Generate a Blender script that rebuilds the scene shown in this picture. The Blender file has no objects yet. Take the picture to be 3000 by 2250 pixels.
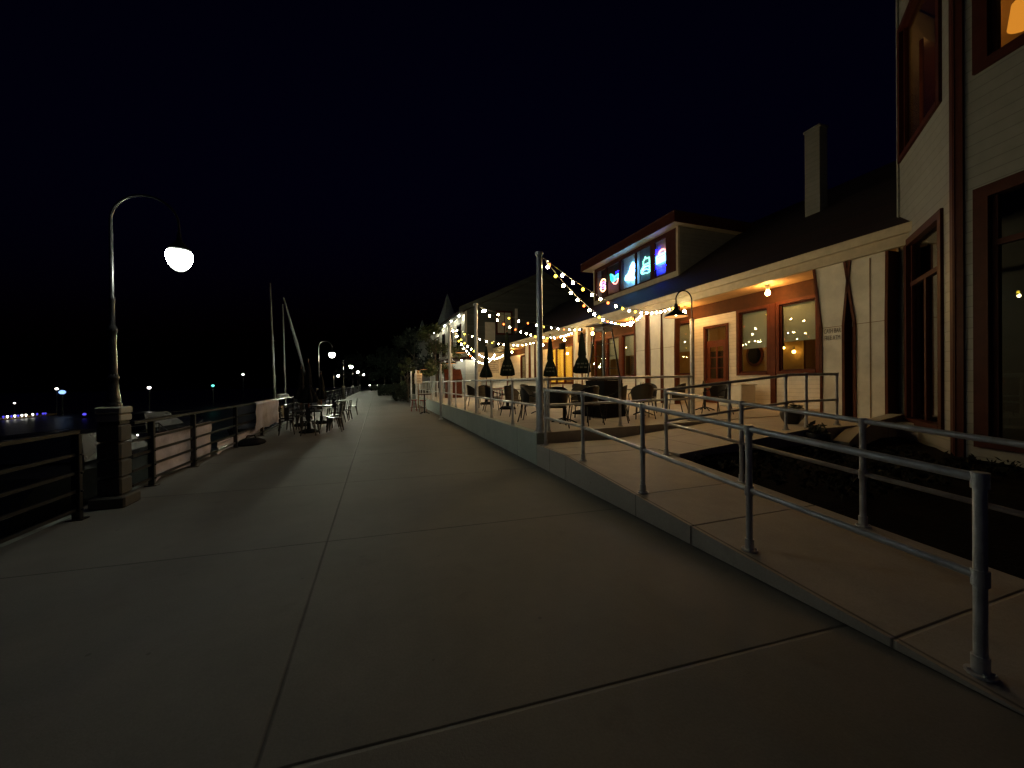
import bpy, math, random
from mathutils import Vector, Matrix
R = math.radians
S = bpy.context.scene
COL = S.collection
rng = random.Random(7)

# ------------------------------------------------------------------ camera
def look(yaw, pitch, roll, loc):
    th, p, r = R(yaw), R(pitch), R(roll)
    F = Vector((math.sin(th)*math.cos(p), math.cos(th)*math.cos(p), -math.sin(p)))
    Rt = Vector((math.cos(th), -math.sin(th), 0)); U = Rt.cross(F)
    R2 = Rt*math.cos(r) - U*math.sin(r); U2 = U*math.cos(r) + Rt*math.sin(r)
    M = Matrix((R2, U2, -F)).transposed().to_4x4(); M.translation = Vector(loc)
    return M
cd = bpy.data.cameras.new('camera'); cam = bpy.data.objects.new('camera', cd); COL.objects.link(cam)
cd.sensor_width = 36; cd.lens = 36*1127/3000; cd.clip_start = .05; cd.clip_end = 3000
cam.matrix_world = look(19.31, .312, .6, (0, 0, 1.6))
S.camera = cam
# ------------------------------------------------------------------ night sky
W = bpy.data.worlds.new('World'); S.world = W; W.use_nodes = True
wt = W.node_tree; bg = wt.nodes['Background']
sky = wt.nodes.new('ShaderNodeTexSky'); sky.sky_type = 'NISHITA'; sky.sun_disc = False
sky.sun_elevation = R(-3); sky.sun_rotation = R(200); sky.air_density = 1; sky.dust_density = .5; sky.ozone_density = 7
wt.links.new(sky.outputs[0], bg.inputs[0]); bg.inputs[1].default_value = .062
S.view_settings.view_transform = 'Standard'; S.view_settings.look = 'None'
S.view_settings.exposure = 0; S.view_settings.gamma = 1; S.view_settings.use_curve_mapping = False
S.cycles.use_denoising = True
S.cycles.max_bounces = 6; S.cycles.diffuse_bounces = 3; S.cycles.transparent_max_bounces = 12
S.cycles.sample_clamp_indirect = 4; S.cycles.caustics_reflective = False; S.cycles.caustics_refractive = False

LAMP_I, BULB_I, SOFFIT_I = 320, 225, 300     # radiance of the lit globes and bulbs
# ------------------------------------------------------------------ materials
def nodes(name):
    m = bpy.data.materials.new(name); m.use_nodes = True
    return m, m.node_tree, m.node_tree.nodes['Principled BSDF']
def mat(name, c, rough=.6, metal=0, var=.25, scale=6, bump=0, bscale=40, detail=6, spec=.5):
    m, t, b = nodes(name)
    tc = t.nodes.new('ShaderNodeTexCoord'); nz = t.nodes.new('ShaderNodeTexNoise')
    nz.inputs['Scale'].default_value = scale; nz.inputs['Detail'].default_value = detail; nz.inputs['Roughness'].default_value = .65
    t.links.new(tc.outputs['Object'], nz.inputs['Vector'])
    rp = t.nodes.new('ShaderNodeValToRGB'); e = rp.color_ramp.elements
    e[0].position, e[1].position = .3, .72
    e[0].color = (*[x*(1-var) for x in c], 1); e[1].color = (*[min(1, x*(1+var)) for x in c], 1)
    t.links.new(nz.outputs['Fac'], rp.inputs[0]); t.links.new(rp.outputs[0], b.inputs['Base Color'])
    b.inputs['Roughness'].default_value = rough; b.inputs['Metallic'].default_value = metal
    b.inputs['Specular IOR Level'].default_value = spec
    if bump:
        n2 = t.nodes.new('ShaderNodeTexNoise'); n2.inputs['Scale'].default_value = bscale; n2.inputs['Detail'].default_value = 5
        t.links.new(tc.outputs['Object'], n2.inputs['Vector'])
        bp = t.nodes.new('ShaderNodeBump'); bp.inputs['Strength'].default_value = bump; bp.inputs['Distance'].default_value = .02
        t.links.new(n2.outputs['Fac'], bp.inputs['Height']); t.links.new(bp.outputs[0], b.inputs['Normal'])
    return m
def emit(name, c, s):
    m = bpy.data.materials.new(name); m.use_nodes = True; t = m.node_tree
    t.nodes.remove(t.nodes['Principled BSDF']); e = t.nodes.new('ShaderNodeEmission')
    e.inputs[0].default_value = (*c, 1); e.inputs[1].default_value = s
    t.links.new(e.outputs[0], t.nodes['Material Output'].inputs[0])
    return m
def siding(name, c, pitch=.13, axis='Z', depth=.6, rough=.6, var=.1):
    """lapped boards: a saw-tooth bump and a thin dark lap line"""
    m, t, b = nodes(name)
    tc = t.nodes.new('ShaderNodeTexCoord'); sp = t.nodes.new('ShaderNodeSeparateXYZ'); t.links.new(tc.outputs['Object'], sp.inputs[0])
    d = t.nodes.new('ShaderNodeMath'); d.operation = 'DIVIDE'; d.inputs[1].default_value = pitch; t.links.new(sp.outputs[axis], d.inputs[0])
    fr = t.nodes.new('ShaderNodeMath'); fr.operation = 'FRACT'; t.links.new(d.outputs[0], fr.inputs[0])
    fl = t.nodes.new('ShaderNodeMath'); fl.operation = 'FLOOR'; t.links.new(d.outputs[0], fl.inputs[0])
    nz = t.nodes.new('ShaderNodeTexNoise'); nz.inputs['Scale'].default_value = 5; nz.inputs['Detail'].default_value = 6
    t.links.new(tc.outputs['Object'], nz.inputs['Vector'])
    wn = t.nodes.new('ShaderNodeTexWhiteNoise'); wn.noise_dimensions = '1D'; t.links.new(fl.outputs[0], wn.inputs['W'])
    rp = t.nodes.new('ShaderNodeValToRGB'); e = rp.color_ramp.elements
    e[0].position = 0; e[0].color = (*[x*.45 for x in c], 1); e[1].position = .09; e[1].color = (*c, 1)
    t.links.new(fr.outputs[0], rp.inputs[0])
    ad = t.nodes.new('ShaderNodeMath'); ad.operation = 'MULTIPLY_ADD'; ad.inputs[1].default_value = var; ad.inputs[2].default_value = 1-var*1.1
    t.links.new(wn.outputs[0], ad.inputs[0])
    a2 = t.nodes.new('ShaderNodeMath'); a2.operation = 'MULTIPLY_ADD'; a2.inputs[1].default_value = .35; a2.inputs[2].default_value = .82
    t.links.new(nz.outputs['Fac'], a2.inputs[0])
    a3 = t.nodes.new('ShaderNodeMath'); a3.operation = 'MULTIPLY'; t.links.new(ad.outputs[0], a3.inputs[0]); t.links.new(a2.outputs[0], a3.inputs[1])
    mx = t.nodes.new('ShaderNodeVectorMath'); mx.operation = 'SCALE'; t.links.new(rp.outputs[0], mx.inputs[0]); t.links.new(a3.outputs[0], mx.inputs['Scale'])
    t.links.new(mx.outputs[0], b.inputs['Base Color']); b.inputs['Roughness'].default_value = rough
    bp = t.nodes.new('ShaderNodeBump'); bp.inputs['Strength'].default_value = depth; bp.inputs['Distance'].default_value = .02; bp.invert = True
    t.links.new(fr.outputs[0], bp.inputs['Height']); t.links.new(bp.outputs[0], b.inputs['Normal'])
    return m
def glass(name, tint=(.8, .85, .85), ior=1.6):
    m = bpy.data.materials.new(name); m.use_nodes = True; t = m.node_tree
    t.nodes.remove(t.nodes['Principled BSDF'])
    tr = t.nodes.new('ShaderNodeBsdfTransparent'); tr.inputs[0].default_value = (*tint, 1)
    gl = t.nodes.new('ShaderNodeBsdfGlossy'); gl.inputs['Roughness'].default_value = .012
    lw = t.nodes.new('ShaderNodeLayerWeight'); lw.inputs[0].default_value = .5          # Schlick: the same from both sides of a pane
    pw = t.nodes.new('ShaderNodeMath'); pw.operation = 'POWER'; pw.inputs[1].default_value = 4; t.links.new(lw.outputs['Facing'], pw.inputs[0])
    fr = t.nodes.new('ShaderNodeMath'); fr.operation = 'MULTIPLY_ADD'; fr.inputs[1].default_value = .9; fr.inputs[2].default_value = .045; t.links.new(pw.outputs[0], fr.inputs[0])
    nz = t.nodes.new('ShaderNodeTexNoise'); nz.inputs['Scale'].default_value = .8; nz.inputs['Detail'].default_value = 1
    tc = t.nodes.new('ShaderNodeTexCoord'); t.links.new(tc.outputs['Object'], nz.inputs['Vector'])
    bp = t.nodes.new('ShaderNodeBump'); bp.inputs['Strength'].default_value = .05; bp.inputs['Distance'].default_value = .1
    t.links.new(nz.outputs['Fac'], bp.inputs['Height']); t.links.new(bp.outputs[0], gl.inputs['Normal'])
    mx = t.nodes.new('ShaderNodeMixShader'); t.links.new(fr.outputs[0], mx.inputs[0])
    t.links.new(tr.outputs[0], mx.inputs[1]); t.links.new(gl.outputs[0], mx.inputs[2])
    t.links.new(mx.outputs[0], t.nodes['Material Output'].inputs[0])
    return m
def concrete(name, c, xs=(), ys=(), slant=0., stain=.3):
    """slab concrete: broom grain, blotches, stains and tooled joints (xs: joints along y, ys: joints along x)"""
    m, t, b = nodes(name); N = t.nodes.new; L = t.links.new
    tc = N('ShaderNodeTexCoord'); sp = N('ShaderNodeSeparateXYZ'); L(tc.outputs['Object'], sp.inputs[0])
    def noise(s, d, r=.6):
        n = N('ShaderNodeTexNoise'); n.inputs['Scale'].default_value = s; n.inputs['Detail'].default_value = d; n.inputs['Roughness'].default_value = r
        L(tc.outputs['Object'], n.inputs['Vector']); return n.outputs['Fac']
    def M(op, a, bb, c3=None):
        n = N('ShaderNodeMath'); n.operation = op
        for i, v in enumerate((a, bb, c3)):
            if v is None: continue
            if isinstance(v, (int, float)): n.inputs[i].default_value = v
            else: L(v, n.inputs[i])
        return n.outputs[0]
    big, mid, fine = noise(.4, 6, .68), noise(3, 7, .7), noise(70, 4, .7)
    v = M('MULTIPLY_ADD', big, stain*2, 1-stain)
    v = M('MULTIPLY', v, M('MULTIPLY_ADD', mid, .5, .75))
    v = M('MULTIPLY', v, M('MULTIPLY_ADD', fine, .5, .75))
    spots = N('ShaderNodeValToRGB'); spots.color_ramp.elements[0].position = .27; spots.color_ramp.elements[1].position = .34
    spots.color_ramp.elements[0].color = (.88, .88, .88, 1); spots.color_ramp.elements[1].color = (1, 1, 1, 1)
    L(noise(2.3, 3, .5), spots.inputs[0]); v = M('MULTIPLY', v, spots.outputs[0])
    vo = N('ShaderNodeTexVoronoi'); vo.inputs['Scale'].default_value = 2.6; L(tc.outputs['Object'], vo.inputs['Vector'])
    gum = M('LESS_THAN', vo.outputs['Distance'], M('MULTIPLY_ADD', mid, .12, -.02)); v = M('MULTIPLY', v, M('MULTIPLY_ADD', gum, -.30, 1))
    wob = M('MULTIPLY', M('SUBTRACT', noise(1.5, 3), .5), .012)
    h = None
    def line(coord, period, off):
        q = M('ADD', M('DIVIDE', M('SUBTRACT', coord, off), period), .5)
        d = M('MULTIPLY', M('ABSOLUTE', M('SUBTRACT', M('FRACT', q, 0), .5), 0), period)
        d = M('ADD', d, wob)
        return M('MINIMUM', M('DIVIDE', M('MAXIMUM', d, 0), .016), 1)
    lines = []
    for off, per in xs: lines.append(line(sp.outputs['X'], per, off))
    for off, per in ys: lines.append(line(M('MULTIPLY_ADD', sp.outputs['X'], -slant, sp.outputs['Y']), per, off))
    for l in lines:
        v = M('MULTIPLY', v, M('MULTIPLY_ADD', l, .68, .32)); h = l if h is None else M('MINIMUM', h, l)
    sc = N('ShaderNodeVectorMath'); sc.operation = 'SCALE'; sc.inputs[0].default_value = c; L(v, sc.inputs['Scale'])
    L(sc.outputs[0], b.inputs['Base Color'])
    L(M('MULTIPLY_ADD', mid, .25, .6), b.inputs['Roughness']); b.inputs['Specular IOR Level'].default_value = .35
    hh = M('MULTIPLY', fine, .25)
    if h is not None: hh = M('ADD', hh, h)
    bp = N('ShaderNodeBump'); bp.inputs['Strength'].default_value = .5; bp.inputs['Distance'].default_value = .012
    L(hh, bp.inputs['Height']); L(bp.outputs[0], b.inputs['Normal'])
    return m
M = {}
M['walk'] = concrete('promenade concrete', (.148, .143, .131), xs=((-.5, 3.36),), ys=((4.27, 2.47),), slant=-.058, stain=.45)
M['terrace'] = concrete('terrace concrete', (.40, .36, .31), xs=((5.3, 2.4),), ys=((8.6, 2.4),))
M['cwall'] = concrete('cast concrete wall', (.36, .40, .35), ys=((2.96, 2.45),), stain=.25)
M['stone'] = concrete('weathered stone', (.34, .32, .27), stain=.35)
M['course'] = concrete('shaded weathered stone', (.07, .065, .058), stain=.35)  # darker copy of the stone: unlit look of the pedestal put into the colour
M['steel'] = mat('galvanised steel', (.55, .56, .58), .38, .45, .25, 9, .15, 60)
M['black'] = mat('black painted metal', (.007, .007, .008), .28, 0, .3, 12)
M['lamp'] = mat('dark bronze enamel', (.022, .021, .022), .25, 0, .3, 10)
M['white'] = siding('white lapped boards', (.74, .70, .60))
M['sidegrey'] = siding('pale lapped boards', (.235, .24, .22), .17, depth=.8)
M['plaster'] = mat('cream painted panel', (.68, .64, .53), .6, 0, .16, 2.2, .12, 60)
M['trim'] = mat('red brown painted timber', (.085, .022, .009), .6, 0, .25, 5, .1, 30, spec=.15)
M['headboard'] = mat('brown stained timber boards', (.055, .022, .010), .7, 0, .3, 4, .1, 30, spec=.1)
M['darktrim'] = mat('dark red painted timber', (.045, .010, .006), .6, 0, .25, 5, spec=.15)
M['fascia'] = mat('tan painted fascia', (.46, .40, .28), .55, 0, .15, 4)
M['soffit'] = siding('tan tongue and groove soffit', (.60, .40, .20), .14, 'X', .3)
M['roof'] = siding('dark red roof shingles', (.055, .016, .013), .16, 'X', 1, .9, .4)
M['spire'] = siding('pale grey metal spire', (.42, .45, .40), .3, 'Z', .4, .5, .15)
M['greyroof'] = siding('slate grey roof shingles', (.10, .11, .10), .2, 'Z', 1, .85, .3)
M['glass'] = glass('window glass')
M['blind'] = mat('cream roller blind', (.62, .59, .48), .8, 0, .06, 2)
M['room'] = mat('ochre interior plaster', (.45, .26, .08), .8, 0, .1, 2)
M['yroom'] = mat('yellow interior plaster', (.72, .50, .11), .8, 0, .1, 2)
M['darkroom'] = mat('dark wood interior', (.05, .025, .012), .5, 0, .3, 3)
M['wood'] = mat('varnished red wood', (.14, .035, .014), .35, 0, .35, 4)
M['tanwood'] = mat('tan timber boards', (.21, .12, .04), .6, 0, .3, 3)
M['wicker'] = siding('dark brown wicker', (.016, .011, .008), .022, 'Z', 1, .75, .5)
M['tanwicker'] = siding('tan wicker', (.16, .11, .06), .022, 'Z', 1, .6, .4)
M['grey'] = mat('grey table top', (.22, .21, .2), .35, 0, .2, 8)
M['navy'] = mat('black canvas cover', (.006, .006, .008), .8, 0, .3, 6, .3, 25, spec=.12)
M['canvas'] = mat('dark green canvas', (.005, .009, .007), .85, 0, .4, 6, .3, 40, spec=.12)
M['print'] = mat('white print on canvas', (.14, .14, .135), .8, 0, .5, 30, spec=.1)
M['gmetal'] = mat('dark gunmetal', (.02, .021, .024), .32, .6, .3, 14)
M['red'] = mat('red painted metal', (.22, .02, .015), .4, 0, .2, 8)
M['cloth'] = mat('white vinyl banner', (.44, .40, .46), .7, 0, .22, 4, .4, 6)
M['darkscreen'] = mat('grey glow panel', (.16, .16, .18), .8, 0, .1, 3)
M['paper'] = mat('printed paper poster', (.5, .46, .4), .8, 0, .35, 11)
M['cover'] = mat('dark creeping plants', (.004, .006, .005), .9, 0, .5, 8, spec=.1)
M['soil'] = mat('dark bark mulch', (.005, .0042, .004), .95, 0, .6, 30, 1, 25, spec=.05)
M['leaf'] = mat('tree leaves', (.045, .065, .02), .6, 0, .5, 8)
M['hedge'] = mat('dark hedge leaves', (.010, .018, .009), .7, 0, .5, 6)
M['bark'] = mat('grey bark', (.08, .065, .05), .9, 0, .4, 12, .6, 20)
M['ground'] = mat('dark ground', (.03, .03, .025), .95, 0, .5, .3)
M['shore'] = mat('wooded far shore', (.006, .008, .008), 1, 0, .5, .02)
M['hull'] = mat('grey boat gelcoat', (.025, .026, .03), .25, 0, .1, 3)
M['glassdark'] = mat('dark tinted glass', (.01, .012, .015), .08, 0, .2, 3)
M['mast'] = mat('aluminium mast', (.085, .088, .088), .5, .2, .15, 9)
M['sail'] = mat('furled sail cover', (.11, .11, .12), .8, 0, .2, 9)
M['pot'] = mat('dark glazed pot', (.015, .013, .013), .4, 0, .3, 8)
M['text'] = mat('dark brown lettering', (.10, .08, .065), .7, 0, .2, 20)
def globe_glass(name, c, s):
    """refractor bowl: throws most of its light sideways, little straight down"""
    m = emit(name, c, s); t = m.node_tree; e = t.nodes['Emission']
    ge = t.nodes.new('ShaderNodeNewGeometry'); sp = t.nodes.new('ShaderNodeSeparateXYZ'); t.links.new(ge.outputs['True Normal'], sp.inputs[0])
    prev = sp.outputs['Z']
    for op, a, b in (('ABSOLUTE', None, 0), ('SUBTRACT', 1, None), ('POWER', None, 4), ('MULTIPLY_ADD', None, s*.94)):
        n = t.nodes.new('ShaderNodeMath'); n.operation = op
        if op == 'SUBTRACT': n.inputs[0].default_value = 1; t.links.new(prev, n.inputs[1])
        else: t.links.new(prev, n.inputs[0]); n.inputs[1].default_value = b
        if op == 'MULTIPLY_ADD': n.inputs[2].default_value = s*.008
        prev = n.outputs[0]
    t.links.new(prev, e.inputs[1]); return m
M['globe'] = globe_glass('street lamp glass', (.93, 1, .86), LAMP_I)
M['globefar'] = globe_glass('boosted far lamp glass', (.97, 1, .74), LAMP_I*7)  # far lamps boosted to light the middle walkway while the foreground stays dark
WARM = (1, .60, .24)
M['bulb'] = emit('warm white bulb', WARM, BULB_I)
M['bulb2'] = emit('pale yellow bulb', (1, .84, .42), BULB_I)
M['bulbred'] = emit('red bulb', (1, .16, .03), 9)
M['bulbyel'] = emit('yellow bulb', (1, .68, .04), 14)
M['bulboff'] = emit('cool white bulb', (1, .85, .75), BULB_I*.8)
M['amber'] = emit('amber soffit bulb', (1, .50, .14), SOFFIT_I)
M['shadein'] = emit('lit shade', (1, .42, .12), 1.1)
M['wht'] = emit('small white light', (1, .97, .85), 6)
M['under'] = emit('white downlight', (1, .96, .74), 260)
M['roombright'] = emit('bright bar room bulb', (1, .66, .22), 1300)
M['blu'] = emit('blue light', (.10, .08, .9), 1.2)
M['cyan'] = emit('cyan light', (.12, .75, .62), 2.5)
M['sky'] = emit('pale blue light', (.25, .45, .95), 2)
M['roomdim'] = emit('dim wall sconce', (1, .55, .12), 22)
M['roombulb'] = emit('warm room bulb', (1, .42, .10), 130)
M['orange'] = emit('lit orange lampshade', (1, .32, .03), 1.1)
wm, wtree, wb = nodes('night water')
wb.inputs['Base Color'].default_value = (.003, .005, .008, 1); wb.inputs['Roughness'].default_value = .38
wn = wtree.nodes.new('ShaderNodeTexNoise'); wn.inputs['Scale'].default_value = .9; wn.inputs['Detail'].default_value = 4
wc = wtree.nodes.new('ShaderNodeTexCoord'); wtree.links.new(wc.outputs['Object'], wn.inputs['Vector'])
wp = wtree.nodes.new('ShaderNodeBump'); wp.inputs['Strength'].default_value = .5; wp.inputs['Distance'].default_value = .3
wtree.links.new(wn.outputs['Fac'], wp.inputs['Height']); wtree.links.new(wp.outputs[0], wb.inputs['Normal'])
M['water'] = wm

# ------------------------------------------------------------------ mesh helpers
class G:
    def __init__(s): s.v = []; s.f = []
    def add(s, vs, fs):
        n = len(s.v); s.v += [tuple(v) for v in vs]; s.f += [tuple(i+n for i in f) for f in fs]; return s
    def hexa(s, p):
        return s.add(p, [(0, 3, 2, 1), (4, 5, 6, 7), (0, 1, 5, 4), (1, 2, 6, 5), (2, 3, 7, 6), (3, 0, 4, 7)])
    def box(s, x0, y0, z0, x1, y1, z1):
        return s.hexa([(x0, y0, z0), (x1, y0, z0), (x1, y1, z0), (x0, y1, z0), (x0, y0, z1), (x1, y0, z1), (x1, y1, z1), (x0, y1, z1)])
    def cbox(s, x, y, z, w, d, h): return s.box(x-w/2, y-d/2, z, x+w/2, y+d/2, z+h)
    def bevbox(s, x0, y0, z0, x1, y1, z1, b):
        """box with chamfered vertical and horizontal edges"""
        rings = []
        for z, k in ((z0, b), (z0+b, 0), (z1-b, 0), (z1, b)):
            rings.append([(x0+b+k, y0+k, z), (x1-b-k, y0+k, z), (x1-k, y0+b+k, z), (x1-k, y1-b-k, z), (x1-b-k, y1-k, z), (x0+b+k, y1-k, z), (x0+k, y1-b-k, z), (x0+k, y0+b+k, z)])
        vs = [p for r in rings for p in r]; fs = [tuple(range(7, -1, -1)), tuple(range(24, 32))]
        for i in range(3):
            for j in range(8): a, b2 = i*8+j, i*8+(j+1) % 8; fs.append((a, b2, b2+8, a+8))
        return s.add(vs, fs)
    def tube(s, pts, r, n=8, r1=None):
        pts = [Vector(p) for p in pts]; m = len(pts); rs = [r if r1 is None else r+(r1-r)*i/(m-1) for i in range(m)]
        if isinstance(r, (list, tuple)): rs = r
        t = (pts[1]-pts[0]).normalized(); a = Vector((0, 0, 1)) if abs(t.z) < .9 else Vector((1, 0, 0))
        nrm = (a - t*a.dot(t)).normalized(); vs = []
        for i, p in enumerate(pts):
            if i == 0: t = (pts[1]-p).normalized()
            elif i == m-1: t = (p-pts[i-1]).normalized()
            else: t = ((pts[i+1]-p).normalized()+(p-pts[i-1]).normalized()).normalized()
            nrm = (nrm - t*nrm.dot(t)).normalized(); b = t.cross(nrm)
            for k in range(n):
                an = 2*math.pi*k/n; vs.append(p+(nrm*math.cos(an)+b*math.sin(an))*rs[i])
        fs = [tuple(range(n-1, -1, -1)), tuple(range((m-1)*n, m*n))]
        for i in range(m-1):
            for k in range(n): a0, a1 = i*n+k, i*n+(k+1) % n; fs.append((a0, a1, a1+n, a0+n))
        return s.add(vs, fs)
    def lathe(s, prof, c=(0, 0, 0), n=24, mod=None):
        vs = []; m = len(prof)
        for i, (r, z) in enumerate(prof):
            for k in range(n):
                a = 2*math.pi*k/n; q = r*(mod(a, i/(m-1)) if mod else 1)
                vs.append((c[0]+q*math.cos(a), c[1]+q*math.sin(a), c[2]+z))
        fs = [tuple(range(n-1, -1, -1)), tuple(range((m-1)*n, m*n))]
        for i in range(m-1):
            for k in range(n): a0, a1 = i*n+k, i*n+(k+1) % n; fs.append((a0, a1, a1+n, a0+n))
        return s.add(vs, fs)
    def sphere(s, c, r, n=8, m=5, sz=1):
        return s.lathe([(max(1e-4, r*math.sin(math.pi*i/m)), -r*sz*math.cos(math.pi*i/m)) for i in range(m+1)], c, n)
    def prism(s, poly, fn, t0, t1):
        n = len(poly); vs = [fn(a, b, t0) for a, b in poly]+[fn(a, b, t1) for a, b in poly]
        fs = [tuple(range(n-1, -1, -1)), tuple(range(n, 2*n))]+[(i, (i+1) % n, (i+1) % n+n, i+n) for i in range(n)]
        return s.add(vs, fs)
    def leaves(s, c, rad, n, size, r, shell=.55):
        for _ in range(n):
            d = Vector((r.gauss(0, 1), r.gauss(0, 1), r.gauss(0, 1))).normalized()*(shell+(1-shell)*r.random())
            p = Vector((c[0]+d.x*rad[0], c[1]+d.y*rad[1], c[2]+d.z*rad[2]))
            a = Vector((r.gauss(0, 1), r.gauss(0, 1), r.gauss(0, 1))).normalized(); b = a.orthogonal().normalized()
            k = size*r.uniform(.6, 1.4)
            s.add([p-a*k, p+b*k*.45, p+a*k, p-b*k*.45], [(0, 1, 2, 3)])
        return s
    def build(s, name, m, parent=None, smooth=0, world=True):
        me = bpy.data.meshes.new(name); me.from_pydata(s.v, [], s.f)
        import bmesh
        bm = bmesh.new(); bm.from_mesh(me); bmesh.ops.recalc_face_normals(bm, faces=bm.faces); bm.to_mesh(me); bm.free()
        if smooth:
            me.shade_smooth(); me.set_sharp_from_angle(angle=R(smooth))
        o = bpy.data.objects.new(name, me); COL.objects.link(o); me.materials.append(M[m])
        if parent is not None:
            o.parent = parent
            if world: o.matrix_parent_inverse = PI[parent.name].inverted()
        return o
PI = {}
class _D(dict):
    def __missing__(s, k): return Matrix.Identity(4)
PI = _D()
def tag(o, label=None, cat=None, group=None, kind=None):
    if label: o['label'] = label
    if cat: o['category'] = cat
    if group: o['group'] = group
    if kind: o['kind'] = kind
    return o
def thing(name, label, cat, loc=(0, 0, 0), rz=0, group=None):
    o = bpy.data.objects.new(name, None); COL.objects.link(o); o.empty_display_size = .2
    o.location = loc; o.rotation_euler = (0, 0, rz)
    PI[o.name] = Matrix.Translation(Vector(loc)) @ Matrix.Rotation(rz, 4, 'Z')
    return tag(o, label, cat, group)
def kids(o): return KIDS(o)
def KIDS(o): return [c for c in bpy.data.objects if c.parent == o]
def dup(root, loc, rz=0, label=None, scale=None):
    c = root.copy(); COL.objects.link(c); c.location = loc; c.rotation_euler = (0, 0, rz)
    if label: c['label'] = label
    if scale: c.scale = scale
    for ch in KIDS(root):
        k = ch.copy(); COL.objects.link(k); k.parent = c
        for g in KIDS(ch):
            q = g.copy(); COL.objects.link(q); q.parent = k
    return c
def loc_build(g, name, m, parent, smooth=0): return g.build(name, m, parent, smooth, world=False)
def text_mesh(name, body, size, m, mtx, parent, depth=.006):
    cu = bpy.data.curves.new(name, 'FONT'); cu.body = body; cu.size = size; cu.align_x = 'CENTER'; cu.align_y = 'CENTER'; cu.extrude = depth
    t = bpy.data.objects.new(name, cu); COL.objects.link(t); bpy.context.view_layer.update()
    me = bpy.data.meshes.new_from_object(t.evaluated_get(bpy.context.evaluated_depsgraph_get()))
    bpy.data.objects.remove(t); o = bpy.data.objects.new(name, me); COL.objects.link(o)
    me.transform(mtx); me.materials.clear(); me.materials.append(M[m])
    o.parent = parent; return o
def arc(c, r, a0, a1, n, u, w):
    c, u, w = Vector(c), Vector(u), Vector(w)
    return [c+u*r*math.cos(R(a0+(a1-a0)*i/n))+w*r*math.sin(R(a0+(a1-a0)*i/n)) for i in range(n+1)]
def tz(x): return .61+.0085*(x-2.86)

# ------------------------------------------------------------------ setting: water, ground, promenade, terrace, ramp
g = G(); g.add([(-430, -60, -1.7), (-3.7, -60, -1.7), (-3.7, 460, -1.7), (-430, 460, -1.7)], [(0, 1, 2, 3)])
tag(g.build('water', 'water'), 'black harbour water beyond the promenade railing', 'water', kind='structure')
g = G(); g.add([(-3.56, -60, -.03), (200, -60, -.03), (200, 460, -.03), (-3.56, 460, -.03)], [(0, 1, 2, 3)])
tag(g.build('ground', 'ground'), 'dark ground behind the buildings', 'ground', kind='structure')
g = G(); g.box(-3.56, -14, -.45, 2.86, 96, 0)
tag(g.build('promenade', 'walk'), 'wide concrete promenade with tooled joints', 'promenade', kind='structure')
g = G(); g.box(-3.76, -40, -3, -3.564, 120, -.03)
tag(g.build('seawall', 'cwall'), 'concrete seawall below the promenade edge', 'seawall', kind='structure')
g = G()
pts = [(-420, 60), (-380, 160), (-300, 240), (-200, 320), (-90, 380), (40, 420), (160, 430)]
for i in range(len(pts)-1):
    (x0, y0), (x1, y1) = pts[i], pts[i+1]; n = 14
    for j in range(n):
        a, b = j/n, (j+1)/n
        A = (x0+(x1-x0)*a, y0+(y1-y0)*a); B = (x0+(x1-x0)*b, y0+(y1-y0)*b)
        h0, h1 = [9+4*math.sin(3.1*(i+t))+2.5*math.sin(11.3*(i+t)+1) for t in (a, b)]
        g.add([(A[0], A[1], -1.8), (B[0], B[1], -1.8), (B[0], B[1], h1), (A[0], A[1], h0), (A[0]-10, A[1]+30, -1.8), (B[0]-10, B[1]+30, -1.8)],
              [(0, 1, 2, 3), (3, 2, 5, 4)])
tag(g.build('far_shore', 'shore'), 'low wooded shore across the dark water', 'shore', kind='structure')

# terrace slab with a gentle fall towards the promenade; its front edge faces the ramp
g = G(); X0, X1 = 3.03, 12.9
g.hexa([(X0, 6.82, 0), (X1, 7.1, 0), (X1, 38, 0), (X0, 38, 0), (X0, 6.82, tz(X0)), (X1, 7.1, tz(X1)), (X1, 38, tz(X1)), (X0, 38, tz(X0))])
tag(g.build('terrace', 'terrace'), 'raised concrete dining terrace beside the promenade', 'terrace', kind='structure')
g = G(); g.bevbox(2.86, 6.79, -.02, 3.028, 38, .612, .012)
tag(g.build('retaining_wall', 'cwall'), 'grey green concrete wall holding up the dining terrace', 'wall', kind='thing')
# ramp 1 beside the promenade, landing, ramp 2 along the terrace front
def rz1(y): return max(.004, min(.40, .137+.083*(y-2.44)))
g = G()
ys = [.85, 2.955, 5.6, 6.786]
for i in range(3):
    a, b = ys[i]+(.010 if i else 0), ys[i+1]-.010
    g.hexa([(2.862, a, -.02), (4.62, a, -.02), (4.62, b, -.02), (2.862, b, -.02), (2.862, a, rz1(a)), (4.62, a, rz1(a)), (4.62, b, rz1(b)), (2.862, b, rz1(b))])
g.hexa([(4.626, 5.0, -.02), (7.6, 5.0, -.02), (7.6, 6.9, -.02), (4.626, 6.8, -.02), (4.626, 5.0, .40), (7.6, 5.0, .644), (7.6, 6.9, .644), (4.626, 6.8, .40)])
g.hexa([(7.606, 5.0, -.02), (10.4, 5.0, -.02), (10.4, 7.0, -.02), (7.606, 6.9, -.02), (7.606, 5.0, .644), (10.4, 5.0, .662), (10.4, 7.0, .662), (7.606, 6.9, .644)])
tag(g.build('ramp', 'terrace'), 'concrete access ramp turning up to the terrace', 'ramp', kind='structure')
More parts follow.
